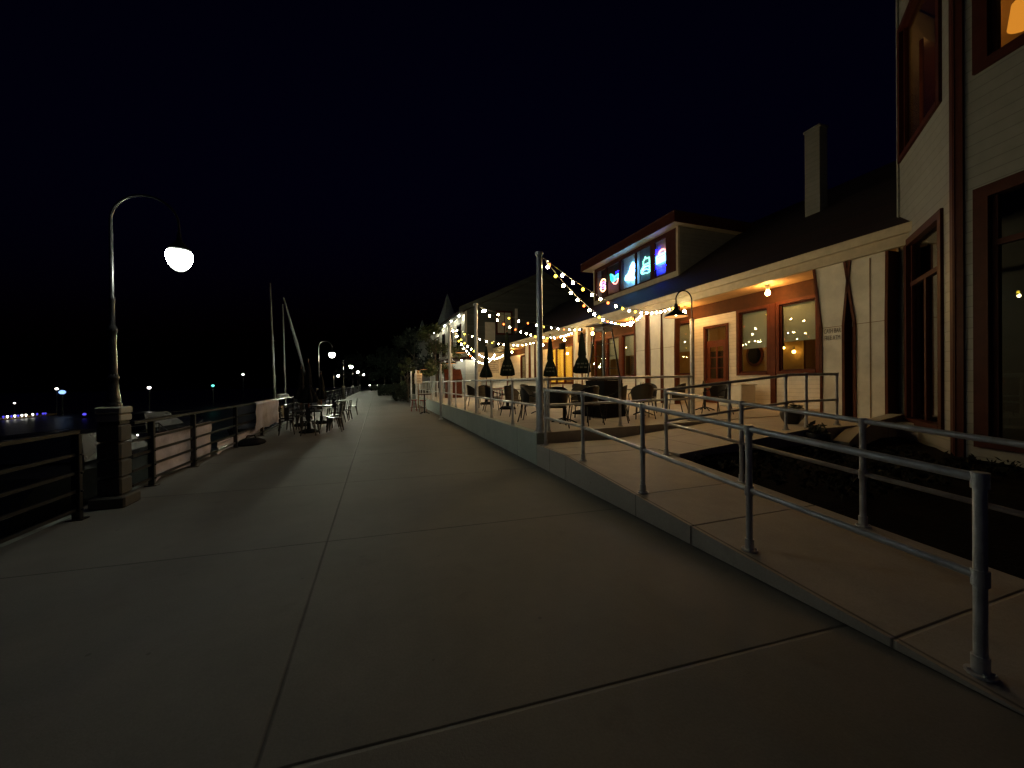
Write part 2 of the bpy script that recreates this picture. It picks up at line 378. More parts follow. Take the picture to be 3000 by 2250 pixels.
# planting bed
g = G(); n = 26
for i in range(n):
    for j in range(n):
        pass
vs = []; fs = []
def bed(i, j):
    x = 4.64+(10.6-4.64)*i/n; y = -2+(4.97+2)*j/n
    z = .02+.26*min(1, i/8)*min(1, j/10+.2)+.03*rng.random()
    if i == 0: z = max(.0, rz1(y)-.02)
    if j == n: z = min(.36, .2+.06*i)
    return (x, y, z)
for i in range(n+1):
    for j in range(n+1): vs.append(bed(i, j))
for i in range(n):
    for j in range(n): a = i*(n+1)+j; fs.append((a, a+n+1, a+n+2, a+1))
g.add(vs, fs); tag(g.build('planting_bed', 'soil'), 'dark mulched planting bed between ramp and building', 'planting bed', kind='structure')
g = G()
for k in range(260):
    x = rng.uniform(4.75, 8.6); y = rng.uniform(2.6, 4.85)
    g.leaves((x, y, .33), (.10, .10, .11), 10, .045, rng, .1)
tag(g.build('ground_cover', 'cover'), 'low dark ground cover plants in the bed', 'ground cover', kind='stuff')

# ------------------------------------------------------------------ pipe railings
def pipe_rail(label, pts, group='galvanised pipe railings', posts=None, h=1.04, endcap=False):
    """pts: ground points of the run; posts: distances as fractions per segment"""
    t = thing('pipe_railing', label, 'railing', pts[0], 0, group)
    P = [Vector(p) for p in pts]
    for nm, hh in (('top_rail', h), ('middle_rail', h*.5)):
        for a, b in zip(P, P[1:]):
            g = G(); g.tube([a+Vector((0, 0, hh)), b+Vector((0, 0, hh))], .0265 if nm == 'top_rail' else .024, 10)
            g.build(nm, 'steel', t, 40)
    for p in posts:
        p = Vector(p); g = G()
        g.tube([p, p+Vector((0, 0, h))], .027, 10)
        for hh in (h*.5, h-.004): g.tube([p+Vector((0, 0, hh-.05)), p+Vector((0, 0, hh+.035))], .036, 10)
        g.tube([p+Vector((0, 0, .012)), p+Vector((0, 0, .10))], .036, 10)
        o = g.build('post', 'steel', t, 40)
        f = G(); f.tube([p, p+Vector((0, 0, .012))], .062, 14)
        for k in range(4):
            a = k*math.pi/2+.7; f.tube([p+Vector((.045*math.cos(a), .045*math.sin(a), .01)), p+Vector((.045*math.cos(a), .045*math.sin(a), .024))], .009, 6)
        f.build('flange', 'steel', o, 40)
    return t
def on(y, x, zf): return (x, y, zf(y))
ramp_pts = [(3.0, y, rz1(y)) for y in (1.1, 5.3, 6.66)]
pipe_rail('galvanised railing on the promenade side of the access ramp', ramp_pts, posts=[(3.0, y, rz1(y)) for y in (1.1, 2.44, 3.84, 5.26, 6.66)])
pipe_rail('galvanised railing on the planting bed side of the access ramp', [(4.52, y, rz1(y)) for y in (1.0, 5.18)], posts=[(4.52, y, rz1(y)) for y in (1.0, 2.44, 3.78, 5.18)])
r2 = lambda x: .40+.082*(x-4.626) if x < 7.6 else .644
pipe_rail('galvanised railing beside the ramp branch that meets the terrace', [(4.56, 5.22, .40), (7.55, 5.22, .640), (8.85, 5.22, .65)],
          posts=[(5.95, 5.22, r2(5.95)), (7.38, 5.22, r2(7.38)), (7.95, 5.22, .646), (8.85, 5.22, .651)])
pipe_rail('galvanised railing along the terrace front edge up to the gooseneck lamp', [(3.1, 6.96, tz(3.1)), (7.05, 7.16, tz(7.05))],
          posts=[(3.2, 6.965, tz(3.2)), (4.93, 7.05, tz(4.9)), (6.9, 7.15, tz(6.9))])
dy = [6.98, 8.45, 10.2, 11.9, 13.6, 15.3, 17.0, 18.7, 20.4, 22.1, 23.8, 25.5, 27.2, 28.9, 30.6, 32.3]
pipe_rail('long galvanised railing on the terrace edge above the promenade', [(2.97, 6.98, .612), (2.97, 32.3, .612)], posts=[(2.97, y, .612) for y in dy])

# ------------------------------------------------------------------ string light poles and strings
def light_pole(x, y, label):
    t = thing('string_light_pole', label, 'pole', (x, y, .612), 0, 'poles carrying the string lights')
    g = G(); g.tube([(0, 0, 0), (0, 0, 3.46)], .056, 14); loc_build(g, 'shaft', 'steel', t, 40)
    g = G(); g.lathe([(.07, 3.44), (.082, 3.46), (.082, 3.49), (.03, 3.51)], n=14); loc_build(g, 'cap', 'steel', t, 40)
    g = G(); g.bevbox(-.11, -.11, 0, .11, .11, .018, .004)
    for a in (-1, 1):
        for b in (-1, 1): g.tube([(a*.085, b*.085, .015), (a*.085, b*.085, .035)], .011, 6)
    loc_build(g, 'base_plate', 'steel', t)
    g = G(); g.tube(arc((.075, 0, 3.40), .022, 0, 360, 10, (1, 0, 0), (0, 0, 1)), .006, 6); loc_build(g, 'eye_bolt', 'gmetal', t)
    return t
light_pole(2.99, 6.87, 'nearest grey string light pole at the terrace corner')
light_pole(2.99, 11.95, 'second grey string light pole standing on the terrace edge')
light_pole(2.99, 16.7, 'third grey string light pole beside the paired gooseneck lamps')
BK = ['bulb']*6+['bulb2']*4+['bulboff']*2
def string(label, P, Q, sag, n, colours={}, lift=0):
    P, Q = Vector(P), Vector(Q); t = thing('string_light', label, 'string lights', P, 0, 'string lights over the terrace')
    f = lambda s: P+(Q-P)*s-Vector((0, 0, 4*sag*s*(1-s)))
    g = G(); g.tube([f(i/28) for i in range(29)], .0085, 5); g.build('wire', 'black', t, 40)
    for i in range(n):
        s = (i+.6)/(n+.2)+rng.uniform(-.003, .003); p = f(s); p.z -= .05+rng.uniform(0, .02)
        m = colours.get(i) or rng.choice(BK)
        b = G(); b.lathe([(.006, .024), (.018, .017), (.030, .002), (.0325, -.012), (.026, -.032), (.004, -.042)], p, 8); o = b.build('bulb', m, t, 60)
        k = G(); k.tube([p+Vector((0, 0, .027)), p+Vector((0, 0, .062))], .015, 6); k.build('socket', 'black', o)
T1, T2, T3 = (3.05, 6.87, 4.04), (3.05, 11.95, 4.04), (3.05, 16.7, 4.04)
Y_, R_, O_ = 'bulbyel', 'bulbred', 'bulb'
string('upper of the two bulb strings sagging from the nearest pole to the eave', T1, (10.76, 11.6, 4.50),   .62, 20, {0: R_, 1: 'bulb2', 3: Y_, 6: R_, 8: Y_, 10: Y_, 18: Y_})
string('lower of the two bulb strings sagging from the nearest pole to the eave', T1, (10.76, 13.7, 4.50), .80, 23, {1: Y_, 5: R_, 8: Y_, 10: R_, 13: Y_, 19: R_})
string('lower bulb string from the second pole dipping towards the porch', T2, (10.76, 19.9, 4.50), .60, 21, {3: R_, 5: R_, 9: Y_, 12: Y_, 15: R_})
string('sparse upper bulb string from the second pole to the eave', T2, (10.76, 18.8, 4.52), .22, 13, {2: Y_, 4: R_, 6: Y_, 9: R_})
string('steep bulb string from the third pole towards the far wall', T3, (10.6, 31, 4.4), 1.05, 26, {2: Y_, 3: Y_, 6: Y_})
string('bulb string from the third pole ending by the poster wall', T3, (10.6, 35, 4.35), 1.2, 28, {2: Y_, 7: R_})
string('bulb string from the third pole to the middle of the eave', T3, (10.76, 25.5, 4.50), .45, 15, {1: Y_, 5: Y_, 8: R_})

# ------------------------------------------------------------------ gooseneck terrace lamps
def gooseneck(loc, rz, label, h=2.35, rise=.72, reach=.47):
    t = thing('gooseneck_lamp', label, 'lamp', loc, rz, 'gooseneck barn lamps on posts')
    g = G(); g.tube([(0, 0, 0), (0, 0, h)], .05, 12); g.lathe([(.052, h), (.06, h+.01), (.06, h+.05), (.02, h+.07)], n=12); loc_build(g, 'post', 'steel', t, 40)
    g = G(); g.lathe([(.10, 0), (.10, .015), (.06, .03)], n=16); loc_build(g, 'base_flange', 'steel', t)
    r = reach/2; zt = h+rise-r
    pts = [(0, 0, h+.05), (0, 0, h+.2)]+[tuple(p) for p in arc((-r, 0, zt), r, 0, 180, 14, (1, 0, 0), (0, 0, 1))]+[(-reach, 0, zt-.10)]
    a = G(); a.tube(pts, .016, 8); loc_build(a, 'arm', 'gmetal', t, 60)
    zs = zt-.10
    s = G(); s.lathe([(.02, .02), (.035, 0), (.045, -.08), (.075, -.15), (.16, -.20), (.235, -.245), (.258, -.29), (.262, -.30)], (-reach, 0, zs), 24)
    s.f = s.f[2:]                                          # open below
    sh = loc_build(s, 'shade', 'gmetal', t, 60)
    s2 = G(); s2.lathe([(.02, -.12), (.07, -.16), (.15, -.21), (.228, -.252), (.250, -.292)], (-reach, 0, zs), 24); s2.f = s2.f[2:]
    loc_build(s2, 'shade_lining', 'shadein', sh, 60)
    b = G(); b.sphere((-reach, 0, zs-.22), .045, 10, 6); loc_build(b, 'bulb', 'amber', t, 60)
    return t
gl = gooseneck((7.1, 7.24, tz(7.1)), 0, 'large gooseneck barn lamp standing by the terrace front railing')
for x, y, z, lab in [(2.62, 16.95, 0, 'gooseneck lamp standing on the promenade against the terrace wall'),
                     (3.4, 18.6, .61, 'gooseneck lamp partly behind the third string light pole'),
                     (2.3, 24.6, 0, 'far gooseneck lamp above the hanging notice board'),
                     (2.2, 27.2, 0, 'farthest gooseneck lamp near the hedge')]:
    dup(gl, (x, y, z), math.pi if x < 5 else 0, lab)

# ------------------------------------------------------------------ harbour street lamps on stone pedestals
def pedestal(loc, label):
    t = thing('lamp_pedestal', label, 'pedestal', loc, 0, 'stone lamp pedestals along the railing')
    g = G(); g.bevbox(-.19, -.19, 0, .19, .19, .15, .02); loc_build(g, 'plinth', 'course', t)
    for i in range(4):
        z = .155+i*.235; g = G(); g.bevbox(-.128, -.128, z, .128, .128, z+.225, .02); loc_build(g, 'stone_course', 'course', t)
    g = G(); g.bevbox(-.112, -.112, 1.09, .112, .112, 1.13, .005)
    for k in (-1, 1): g.sphere((.10, k*.06, 1.12), .016, 8, 5)
    loc_build(g, 'neck', 'black', t)
    g = G(); g.bevbox(-.132, -.132, 1.135, .132, .132, 1.225, .012); g.bevbox(-.138, -.138, 1.23, .138, .138, 1.325, .015); loc_build(g, 'cap', 'stone', t)
    return t
def street_lamp(loc, label, mt='globe'):
    t = thing('street_lamp', label, 'street lamp', loc, 0, 'curved harbour street lamps')
    k = .64
    g = G(); g.lathe([(r_*k, z) for r_, z in [(.13, 0), (.135, .03), (.12, .05), (.105, .07), (.118, .10), (.10, .14), (.09, .2), (.075, .33), (.085, .36), (.095, .385), (.085, .41), (.068, .43)]], n=20)
    loc_build(g, 'base_casting', 'lamp', t, 50)
    g = G(); g.lathe([(r_*k, z) for r_, z in [(.066, .43), (.062, .9), (.058, .98), (.078, 1.0), (.085, 1.03), (.066, 1.06), (.06, 1.08), (.045, 1.10), (.040, 1.40), (.05, 1.42), (.05, 1.45), (.036, 1.47), (.032, 2.52)]], n=18)
    loc_build(g, 'pole', 'lamp', t, 50)
    a = G(); pts = [(0, 0, 2.51)]+[tuple(p) for p in arc((.37, 0, 2.50), .37, 180, 0, 18, (1, 0, 0), (0, 0, 1))]+[(.74, 0, 2.39)]
    a.tube(pts, .020, 10, .014); loc_build(a, 'arm', 'lamp', t, 60)
    s = G(); s.lathe([(.015, 2.26), (.022, 2.22), (.03, 2.12), (.06, 2.07), (.10, 2.03), (.122, 1.995), (.127, 1.975), (.11, 1.972)], (.74, 0, .19), 24); loc_build(s, 'shade', 'lamp', t, 60)
    b = G(); b.lathe([(.10, 1.97), (.135, 1.955), (.150, 1.92), (.151, 1.875), (.140, 1.825), (.115, 1.765), (.085, 1.72), (.05, 1.69), (.015, 1.68)], (.74, 0, .19), 24); loc_build(b, 'globe', mt, t, 60)
    return t
LX = -3.33
p0 = pedestal((LX, 6.62, 0), 'nearest stone pedestal under the big bright street lamp')
l0 = street_lamp((LX, 6.62, 1.325), 'big street lamp nearest the viewer with bright white globe')
L0 = {'globe': [c for c in KIDS(l0) if c.name.startswith('globe')][0]}
far = [(LX, 25.9, 'second street lamp along the railing beyond the cafe tables'), (LX, 43.9, 'third street lamp along the harbour railing'),
       (LX-.2, 64, 'fourth street lamp along the harbour railing'), (LX, 84, 'last street lamp at the end of the railing')]
l1 = None
for x, y, lab in far:
    if l1 is None: l1 = street_lamp((x, y, 1.325), lab, 'globefar')
    else: dup(l1, (x, y, 1.325), 0, lab)
    dup(p0, (x, y, 0), 0, 'stone pedestal under the ' + lab.split(' along')[0].split(' at the')[0])
# a lower lamp out on the pier, left of the row
dup(l1, (-7.4, 76.3, .95), 0, 'low street lamp out on the pier left of the row')

# ------------------------------------------------------------------ harbour railing with flat bars
def bar_rail(y0, y1, ys, label):
    t = thing('harbour_railing', label, 'railing', (-3.42, y0, 0), 0, 'black bar railings along the water')
    for z, hh, w in ((.10, .045, .02), (.32, .045, .02), (.54, .045, .02), (.76, .045, .02), (1.03, .05, .07)):
        g = G(); g.bevbox(-3.42-w/2, y0, z, -3.42+w/2, y1, z+hh, .006); g.build('rail', 'black', t)
    for y in ys:
        g = G(); g.bevbox(-3.46, y-.03, 0, -3.38, y+.03, 1.028, .006); g.cbox(-3.42, y, .0, .16, .12, .012)
        for z in (.12, .34, .56, .78): g.sphere((-3.372, y, z+.0), .014, 8, 5)
        g.build('post', 'black', t, 40)
    return t
bar_rail(7.2, 25.4, [7.72]+[9.2+2.37*i for i in range(7)], 'black railing between the nearest lamp and the second lamp')
bar_rail(26.4, 43.4, [27+2.4*i for i in range(7)], 'black railing between the second and third lamps')
bar_rail(44.4, 84, [45+2.8*i for i in range(14)], 'black railing running on to the far lamps')
bar_rail(-11.8, 6.1, [-10.5+2.37*i for i in range(8)], 'black railing beside the viewer left of the nearest lamp')

# banners on the railing
def banner(name, label, y0, y1, zt, zb, x, top_over=False, seed=1):
    r = random.Random(seed); nu, nv = 30, 16; vs = []
    for side in (0, .006):
        for i in range(nu+1):
            u = i/nu
            for j in range(nv+1):
                v = j/nv; z = zt+(zb-zt)*v + (.03*math.sin(3*u*math.pi)*v) - .05*(1-math.sin(math.pi*u))*v*v
                xx = x+side+.012*math.sin(9*u+3*v)+.018*v*math.sin(21*u+seed)+.01*math.sin(13*v+5*u)
                if top_over and v < .06: xx -= .05*(1-v/.06)
                vs.append((xx, y0+(y1-y0)*u, z))
    g = G(); fs = []; n = (nu+1)*(nv+1)
    for i in range(nu):
        for j in range(nv):
            a = i*(nv+1)+j; fs.append((a, a+1, a+nv+2, a+nv+1)); fs.append((n+a, n+a+nv+1, n+a+nv+2, n+a+1))
    for i in range(nu):
        for j in (0, nv): a = i*(nv+1)+j; b = a+nv+1; fs.append((a, b, b+n, a+n))
    for j in range(nv):
        for i in (0, nu): a = i*(nv+1)+j; b = a+1; fs.append((a, b, b+n, a+n))
    g.add(vs, fs); tag(g.build(name, 'cloth', None, 60), label, 'banner')
banner('banner', 'pale banner tied behind the railing bars next to the nearest lamp', 7.95, 10.3, .80, .06, -3.50, False, 2)
banner('banner', 'pale banner hung over the top rail facing the walkway', 13.0, 15.7, 1.10, .28, -3.335, True, 5)
banner('banner', 'low pale banner showing under the bottom bar of the railing', 10.6, 14.6, .28, .03, -3.50, False, 9)

# ------------------------------------------------------------------ restaurant: long low building with a porch
rb = thing('restaurant_building', 'long low white restaurant with red brown trim, deep porch and dark roof', 'building', (12.4, 5.4, 0))
XW, XE, ZS = 12.4, 10.8, 4.50
openings = [   # y0, y1, z0, z1, kind, blind fraction
    (7.84, 8.95, 1.86, 4.02, 'window', .56), (9.36, 10.42, 1.84, 4.0, 'window', .60), (10.98, 11.92, .70, 3.62, 'door', 0),
    (12.66, 13.72, 1.86, 4.02, 'window', .55), (16.45, 17.4, 1.86, 4.0, 'window', .5), (17.75, 18.85, 1.86, 4.0, 'window', .55),
    (19.2, 21.2, 1.55, 4.0, 'wide', .0), (23.0, 26.8, 1.50, 4.02, 'yellow', .0), (29.0, 30.2, 1.7, 3.9, 'window', .4), (31.6, 32.8, 1.7, 3.9, 'window', .6)]
g = G(); y = 6.2; WT = .16
for o in openings:
    g.box(XW, y, 0, XW+WT, o[0]-.001, 4.1)
    g.box(XW, o[0], 0, XW+WT, o[1], o[2]) if o[4] != 'door' else None
    g.box(XW, o[0], o[3], XW+WT, o[1], 4.1)
    y = o[1]+.001
g.box(XW, y, 0, XW+WT, 36, 4.1)
g.build('wall', 'white', rb)
g = G(); g.box(XW-.03, 6.2, 4.104, XW+WT, 36, 4.9); g.build('header_board', 'headboard', rb)
for o in openings:
    y0, y1, z0, z1, kind, bf = o
    g = G(); w = .105; xo, xi = XW-.045, XW+.10
    g.box(xo, y0-w, z0-w*.9 if kind != 'door' else z0, xi, y0, z1+w); g.box(xo, y1, z0-w*.9 if kind != 'door' else z0, xi, y1+w, z1+w)
    g.box(xo, y0, z1, xi, y1, z1+w)
    if kind != 'door':
        g.box(xo-.03, y0, z0-.09, xi, y1, z0)
    if kind == 'door':
        fr = g.build('door', 'trim', rb)
        d = G(); zt = 3.02
        d.box(XW+.02, y0, zt, XW+.08, y1, zt+.11)                       # transom bar
        d.box(XW+.02, y0, z0, XW+.07, y1, z0+.95); d.box(XW+.02, y0, zt-.14, XW+.07, y1, zt-.001)
        d.box(XW+.02, y0, z0+.951, XW+.07, y0+.16, zt-.141); d.box(XW+.02, y1-.16, z0+.951, XW+.07, y1, zt-.141)
        ym = (y0+y1)/2; d.box(XW+.025, ym-.03, z0+.951, XW+.065, ym+.03, zt-.141)
        for k in (1, 2): zz = z0+.95+(zt-.14-z0-.95)*k/3; d.box(XW+.027, y0+.161, zz-.018, XW+.063, y1-.161, zz+.018)
        d.build('door_leaf', 'wood', fr)
        p = G(); p.box(XW+.042, y0+.16, z0+.95, XW+.048, y1-.16, zt-.14); p.box(XW+.042, y0, zt+.11, XW+.048, y1, z1); p.build('pane', 'glass', fr)
        hd = G(); hd.tube([(XW-.02, y1-.08, z0+1.0), (XW-.05, y1-.08, z0+1.0), (XW-.05, y1-.08, z0+1.3), (XW-.02, y1-.08, z0+1.3)], .012, 8); hd.build('handle', 'gmetal', fr)
        continue
    nm = 3 if kind == 'yellow' else 2 if kind == 'wide' else 1
    for k in range(1, nm):
        ym = y0+(y1-y0)*k/nm; g.box(xo+.01, ym-.035, z0, xi-.01, ym+.035, z1)
    fr = g.build('window', 'trim', rb)
    for k in range(nm):
        s = G()                                                 # inner sash
        a, b = y0+(y1-y0)*k/nm, y0+(y1-y0)*(k+1)/nm; a += 0 if k == 0 else .035; b -= 0 if k == nm-1 else .035
        for q in ((a, z0, a+.05, z1), (b-.05, z0, b, z1), (a+.051, z0, b-.051, z0+.05), (a+.051, z1-.05, b-.051, z1)): s.box(XW+.03, q[0], q[1], XW+.075, q[2], q[3])
        s.build('sash', 'darktrim', fr)
    p = G(); p.box(XW+.05, y0, z0, XW+.056, y1, z1); p.build('pane', 'glass', fr)
    if bf:
        b = G(); b.box(XW+.125, y0+.02, z1-(z1-z0)*bf, XW+.131, y1-.02, z1); b.tube([(XW+.128, y0+.02, z1-(z1-z0)*bf), (XW+.128, y1-.02, z1-(z1-z0)*bf)], .012, 8)
        b.build('blind', 'blind', fr)
# vertical red posts that divide the bays
for y in (7.55, 9.15, 14.15, 16.1, 17.57, 19.02): g = G(); g.box(XW-.06, y-.085, .65, XW-.001, y+.085, 4.10); g.build('mullion_post', 'trim', rb)
# porch: soffit, fascia with gutter, roof
g = G(); g.box(XE+.02, 5.0, ZS+.10, XW+.1, 36, ZS+.13); g.build('soffit', 'soffit', rb)
g = G(); g.box(XE-.02, 4.85, ZS-.03, XE+.10, 36, ZS+.22); g.build('fascia', 'fascia', rb)
g = G(); g.prism([(-.14, .20), (-.02, .20), (-.02, .39), (-.17, .39), (-.17, .35)], lambda a, b, t: (XE+a, t, ZS+b), 4.80, 36.2); g.build('gutter', 'fascia', rb)
g = G(); rise = .64
g.prism([(XE-.12, ZS+.40), (XE-.12, ZS+.34), (18.2, ZS+.34+rise*(18.2-XE)), (18.2, ZS+.40+rise*(18.2-XE))], lambda a, b, t: (a, t, b), 4.9, 36.4)
g.prism([(18.2, ZS+.40+rise*(18.2-XE)), (18.2, ZS+.3+rise*(18.2-XE)), (26, ZS), (26, ZS+.06)], lambda a, b, t: (a, t, b), 4.9, 36.4)
g.build('roof', 'roof', rb)
g = G(); g.box(XE+.11, 4.95, ZS-.02, XW+.15, 5.06, ZS+.09); g.box(XW, 35.9, 0, XW+13, 36, ZS+.1); g.build('end_wall', 'white', rb)
zr = lambda x: ZS+.40+rise*(x-XE)
g = G(); g.box(14.8, 9.22, zr(14.8)-.3, 15.2, 9.72, 10.5); g.box(14.77, 9.19, 10.505, 15.23, 9.75, 10.58); g.build('chimney', 'sidegrey', rb)
# flared porch pillars: cream front panels, red timber edges
def pillar(y0, y1, fl0=.16, fl1=.16, text=False, seam=False, zb=.66, dp=.50):
    yc = []
    prof = [(y0, zb), (y0, 2.9), (y0-fl0*.35, 3.45), (y0-fl0, ZS-.04)]; prof2 = [(y1, zb), (y1, 2.9), (y1+fl1*.35, 3.45), (y1+fl1, ZS-.04)]
    poly = prof+prof2[::-1]
    g = G()
    for i in range(3):
        (a0, z0), (a1, z1) = prof[i], prof[i+1]; (b0, _), (b1, _) = prof2[i], prof2[i+1]
        g.hexa([(XE+.06, a0, z0), (XE+dp, a0, z0), (XE+dp, b0, z0), (XE+.06, b0, z0), (XE+.06, a1, z1), (XE+dp, a1, z1), (XE+dp, b1, z1), (XE+.06, b1, z1)])
    o = g.build('pillar', 'plaster', rb)
    for pr, sgn in ((prof, -1), (prof2, 1)):
        t = G()
        for i in range(3):
            (a0, z0), (a1, z1) = pr[i], pr[i+1]; k = .055*sgn
            q = [(XE+.03, a0-.002*sgn, z0), (XE+dp+.03, a0-.002*sgn, z0), (XE+dp+.03, a0+k, z0), (XE+.03, a0+k, z0), (XE+.03, a1-.002*sgn, z1), (XE+dp+.03, a1-.002*sgn, z1), (XE+dp+.03, a1+k, z1), (XE+.03, a1+k, z1)]
            t.hexa(q if sgn > 0 else [q[3], q[2], q[1], q[0], q[7], q[6], q[5], q[4]])
        t.build('edge_board', 'trim', o)
    s = G(); s.box(XE+.052, y0+.0, 2.895, XE+.0595, y1, 2.907)
    if seam: s.box(XE+.052, (y0+y1)/2-.012, zb, XE+.0595, (y0+y1)/2+.012, ZS-.1)
    s.build('panel_joint', 'tanwood', o)
    if text:
        rot = Matrix(((0, 0, -1), (-1, 0, 0), (0, 1, 0))).to_4x4()     # text x -> -Y, text y -> Z, normal -> -X
        for k, line in enumerate(('CASH BAR', 'FREE ATM')):
            m = rot.copy(); m = m @ Matrix.Diagonal((.50, 1, 1, 1)); m.translation = Vector((XE+.056, (y0+y1)/2, 2.80-k*.175)); tt = text_mesh('lettering', line, .165, 'text', m, o, .002)
    return o
pillar(6.27, 6.72, .14, .16, True, dp=.28); pillar(5.42, 5.98, .02, .20, False, True)
for a in (11.95, 12.72, 13.68): pillar(a, a+.62, .06, .06, dp=.22)
for a in (25.0, 26.0, 27.1): pillar(a, a+.66, .06, .06, dp=.22)
g = G(); g.box(XE+.33, 5.99, .66, XE+.38, 6.75, 2.88); g.build('recess_panel', 'tanwood', rb)
g = G(); g.box(XE+.32, 5.99, 2.885, XE+.38, 6.75, ZS+.08); g.build('recess_lintel', 'plaster', rb)
for yy in (18.62, 20.05): g = G(); g.bevbox(XE+.1, yy-.1, .66, XE+.3, yy+.1, ZS+.08, .012); g.build('porch_post', 'plaster', rb)
# rooms behind the glass
g = G(); g.box(16.4, 6.3, .7, 16.5, 22.4, 4.45); g.box(XW+.2, 22.3, .7, 16.4, 22.4, 4.45); g.box(XW+.2, 6.3, .7, 16.4, 6.4, 4.45); g.build('interior_wall', 'room', rb)
g = G(); g.box(15.0, 22.41, .7, 15.1, 28, 4.45); g.box(XW+.2, 28, .7, 15.1, 28.1, 4.45); g.build('bar_room_wall', 'yroom', rb)
g = G(); g.box(XW+.17, 6.3, .62, 16.5, 36, .70); g.box(XW+.17, 6.3, 4.452, 16.5, 36, 4.5); g.build('floor_and_ceiling', 'tanwood', rb)
g = G(); g.box(14.2, 8.4, .7, 14.3, 10.2, 1.7); g.box(13.6, 7.2, .7, 13.75, 8.0, 3.0); g.box(14.9, 11.6, .7, 15.6, 16, 1.9); g.box(15.9, 18.5, .7, 16.3, 21.5, 3.2); g.box(14.6, 12.2, .7, 14.8, 14.0, 2.9); g.build('interior_partition', 'darkroom', rb)
g = G(); g.lathe([(.30, 0), (.36, .02), (.36, .05), (.28, .05)], n=28)
mm = [(13.9-z, 11.0+x*1.0, 2.55+yv*1.25) for x, yv, z in g.v]; g.v = mm; o = g.build('mirror', 'wood', rb, 40)
g = G(); g.lathe([(.27, .055), (.27, .06)], n=28); g.v = [(13.9-z, 11.0+x, 2.55+yv*1.25) for x, yv, z in g.v]; g.build('mirror_glass', 'glassdark', o)
g = G(); g.box(13.905, 9.2, .7, 13.98, 12.2, 4.4); g.build('inner_partition', 'room', rb)
for p, r_, m in [((13.74, 9.42, 2.55), .06, 'roomdim'), ((13.78, 9.8, 2.72), .04, 'roomdim'), ((13.4, 10.8, 3.4), .035, 'amber'), ((13.6, 23.9, 3.75), .06, 'roombright'), ((13.6, 25.1, 3.3), .06, 'roombright'), ((13.6, 26.1, 3.7), .06, 'roombright'), ((14.6, 12.9, 3.9), .05, 'amber'), ((14.6, 17.0, 3.6), .05, 'amber')]:
    g = G(); g.sphere(p, r_, 10, 6); o = g.build('sconce', m, rb, 60)
    k = G(); k.tube([(p[0], p[1], p[2]+r_*.9), (p[0], p[1], p[2]+r_+.12)], .02, 6); k.build('sconce_arm', 'gmetal', o)

for y_, z_, w_, h_ in ((23.6, 2.3, .5, .7), (24.7, 2.5, .7, .5), (25.9, 2.3, .55, .8), (27.1, 2.4, .5, .6)): g = G(); g.box(14.97, y_, z_, 14.999, y_+w_, z_+h_); o = g.build('picture', 'wood', rb); k = G(); k.box(14.96, y_+.06, z_+.06, 14.969, y_+w_-.06, z_+h_-.06); k.build('picture_sheet', 'paper', o)
g = G(); g.box(14.3, 22.6, .7, 14.7, 27.8, 1.75); g.box(14.75, 24.45, .7, 14.99, 24.6, 4.4); g.box(14.75, 25.55, .7, 14.99, 25.65, 4.4); g.build('inner_bar', 'wood', rb)
# dormer with a clerestory strip of windows
XD, D0, D1, DZ0, DZ1 = 13.0, 14.05, 21.3, 6.30, 8.62
g = G(); g.prism([(XD, DZ0-.5), (XD, DZ0+.32), (XD+.12, DZ0+.32), (XD+.12, DZ0-.5)], lambda a, b, t: (a, t, b), D0, D1)
g.box(XD, D0, DZ0+.321, XD+.12, D0+.12, DZ1); g.box(XD, D1-.12, DZ0+.321, XD+.12, D1, DZ1)
dm = g.build('dormer', 'fascia', rb)
for yy in (D0, D1-.1):
    g = G(); q = yy
    g.prism([(XD+.121, zr(XD)-.3), (17.0, zr(17.0)-.3), (17.0, DZ1), (XD+.121, DZ1)], lambda a, b, t: (a, t, b), q, q+.1); g.build('dormer_side', 'sidegrey', dm)
g = G(); g.box(XD-.50, D0-.35, DZ1+.02, 18.4, D1+.6, DZ1+.12); g.build('dormer_soffit', 'fascia', dm)
g = G(); g.box(XD-.55, D0-.4, DZ1+.0, XD-.501, D1+.65, DZ1+.42); g.box(XD-.50, D0-.4, DZ1+.0, 18.4, D0-.351, DZ1+.42); g.box(XD-.50, D1+.601, DZ1, 18.4, D1+.65, DZ1+.42); g.build('dormer_fascia', 'darktrim', dm)
g = G(); g.box(XD-.55, D0-.4, DZ1+.424, 18.4, D1+.65, DZ1+.5); g.build('dormer_roof', 'roof', dm)
bays = [(20.35, 19.35), (19.25, 18.2), (18.05, 16.95), (16.85, 15.85), (15.7, 14.75)]
nb = [(D1-.13, 20.2), (20.05, 18.95), (18.8, 17.45), (17.3, 16.15), (15.95, 14.95)]
g = G(); ed = [D1-.12, 20.98, 19.93, 19.83, 18.62, 18.42, 17.18, 17.08, 15.95, 15.65, 14.85, D0+.12]
for i in range(0, len(ed), 2): g.box(XD+.01, ed[i+1], DZ0+.32, XD+.10, ed[i], DZ1-.02)
for i in range(1, len(ed)-1, 2): g.box(XD+.012, ed[i+1]+.001, DZ1-.22, XD+.098, ed[i]-.001, DZ1-.02); g.box(XD+.012, ed[i+1]+.001, DZ0+.321, XD+.098, ed[i]-.001, DZ0+.40)
g.build('clerestory_frame', 'darktrim', dm)
g = G()
for i in range(1, len(ed)-1, 2): g.box(XD+.05, ed[i+1]+.002, DZ0+.401, XD+.056, ed[i]-.002, DZ1-.221)
g.build('clerestory_pane', 'glass', dm)
g = G(); g.box(XD+.5, D0+.15, DZ0+.1, XD+.52, D1-.15, DZ1-.05); g.build('back_panel', 'darkroom', dm)
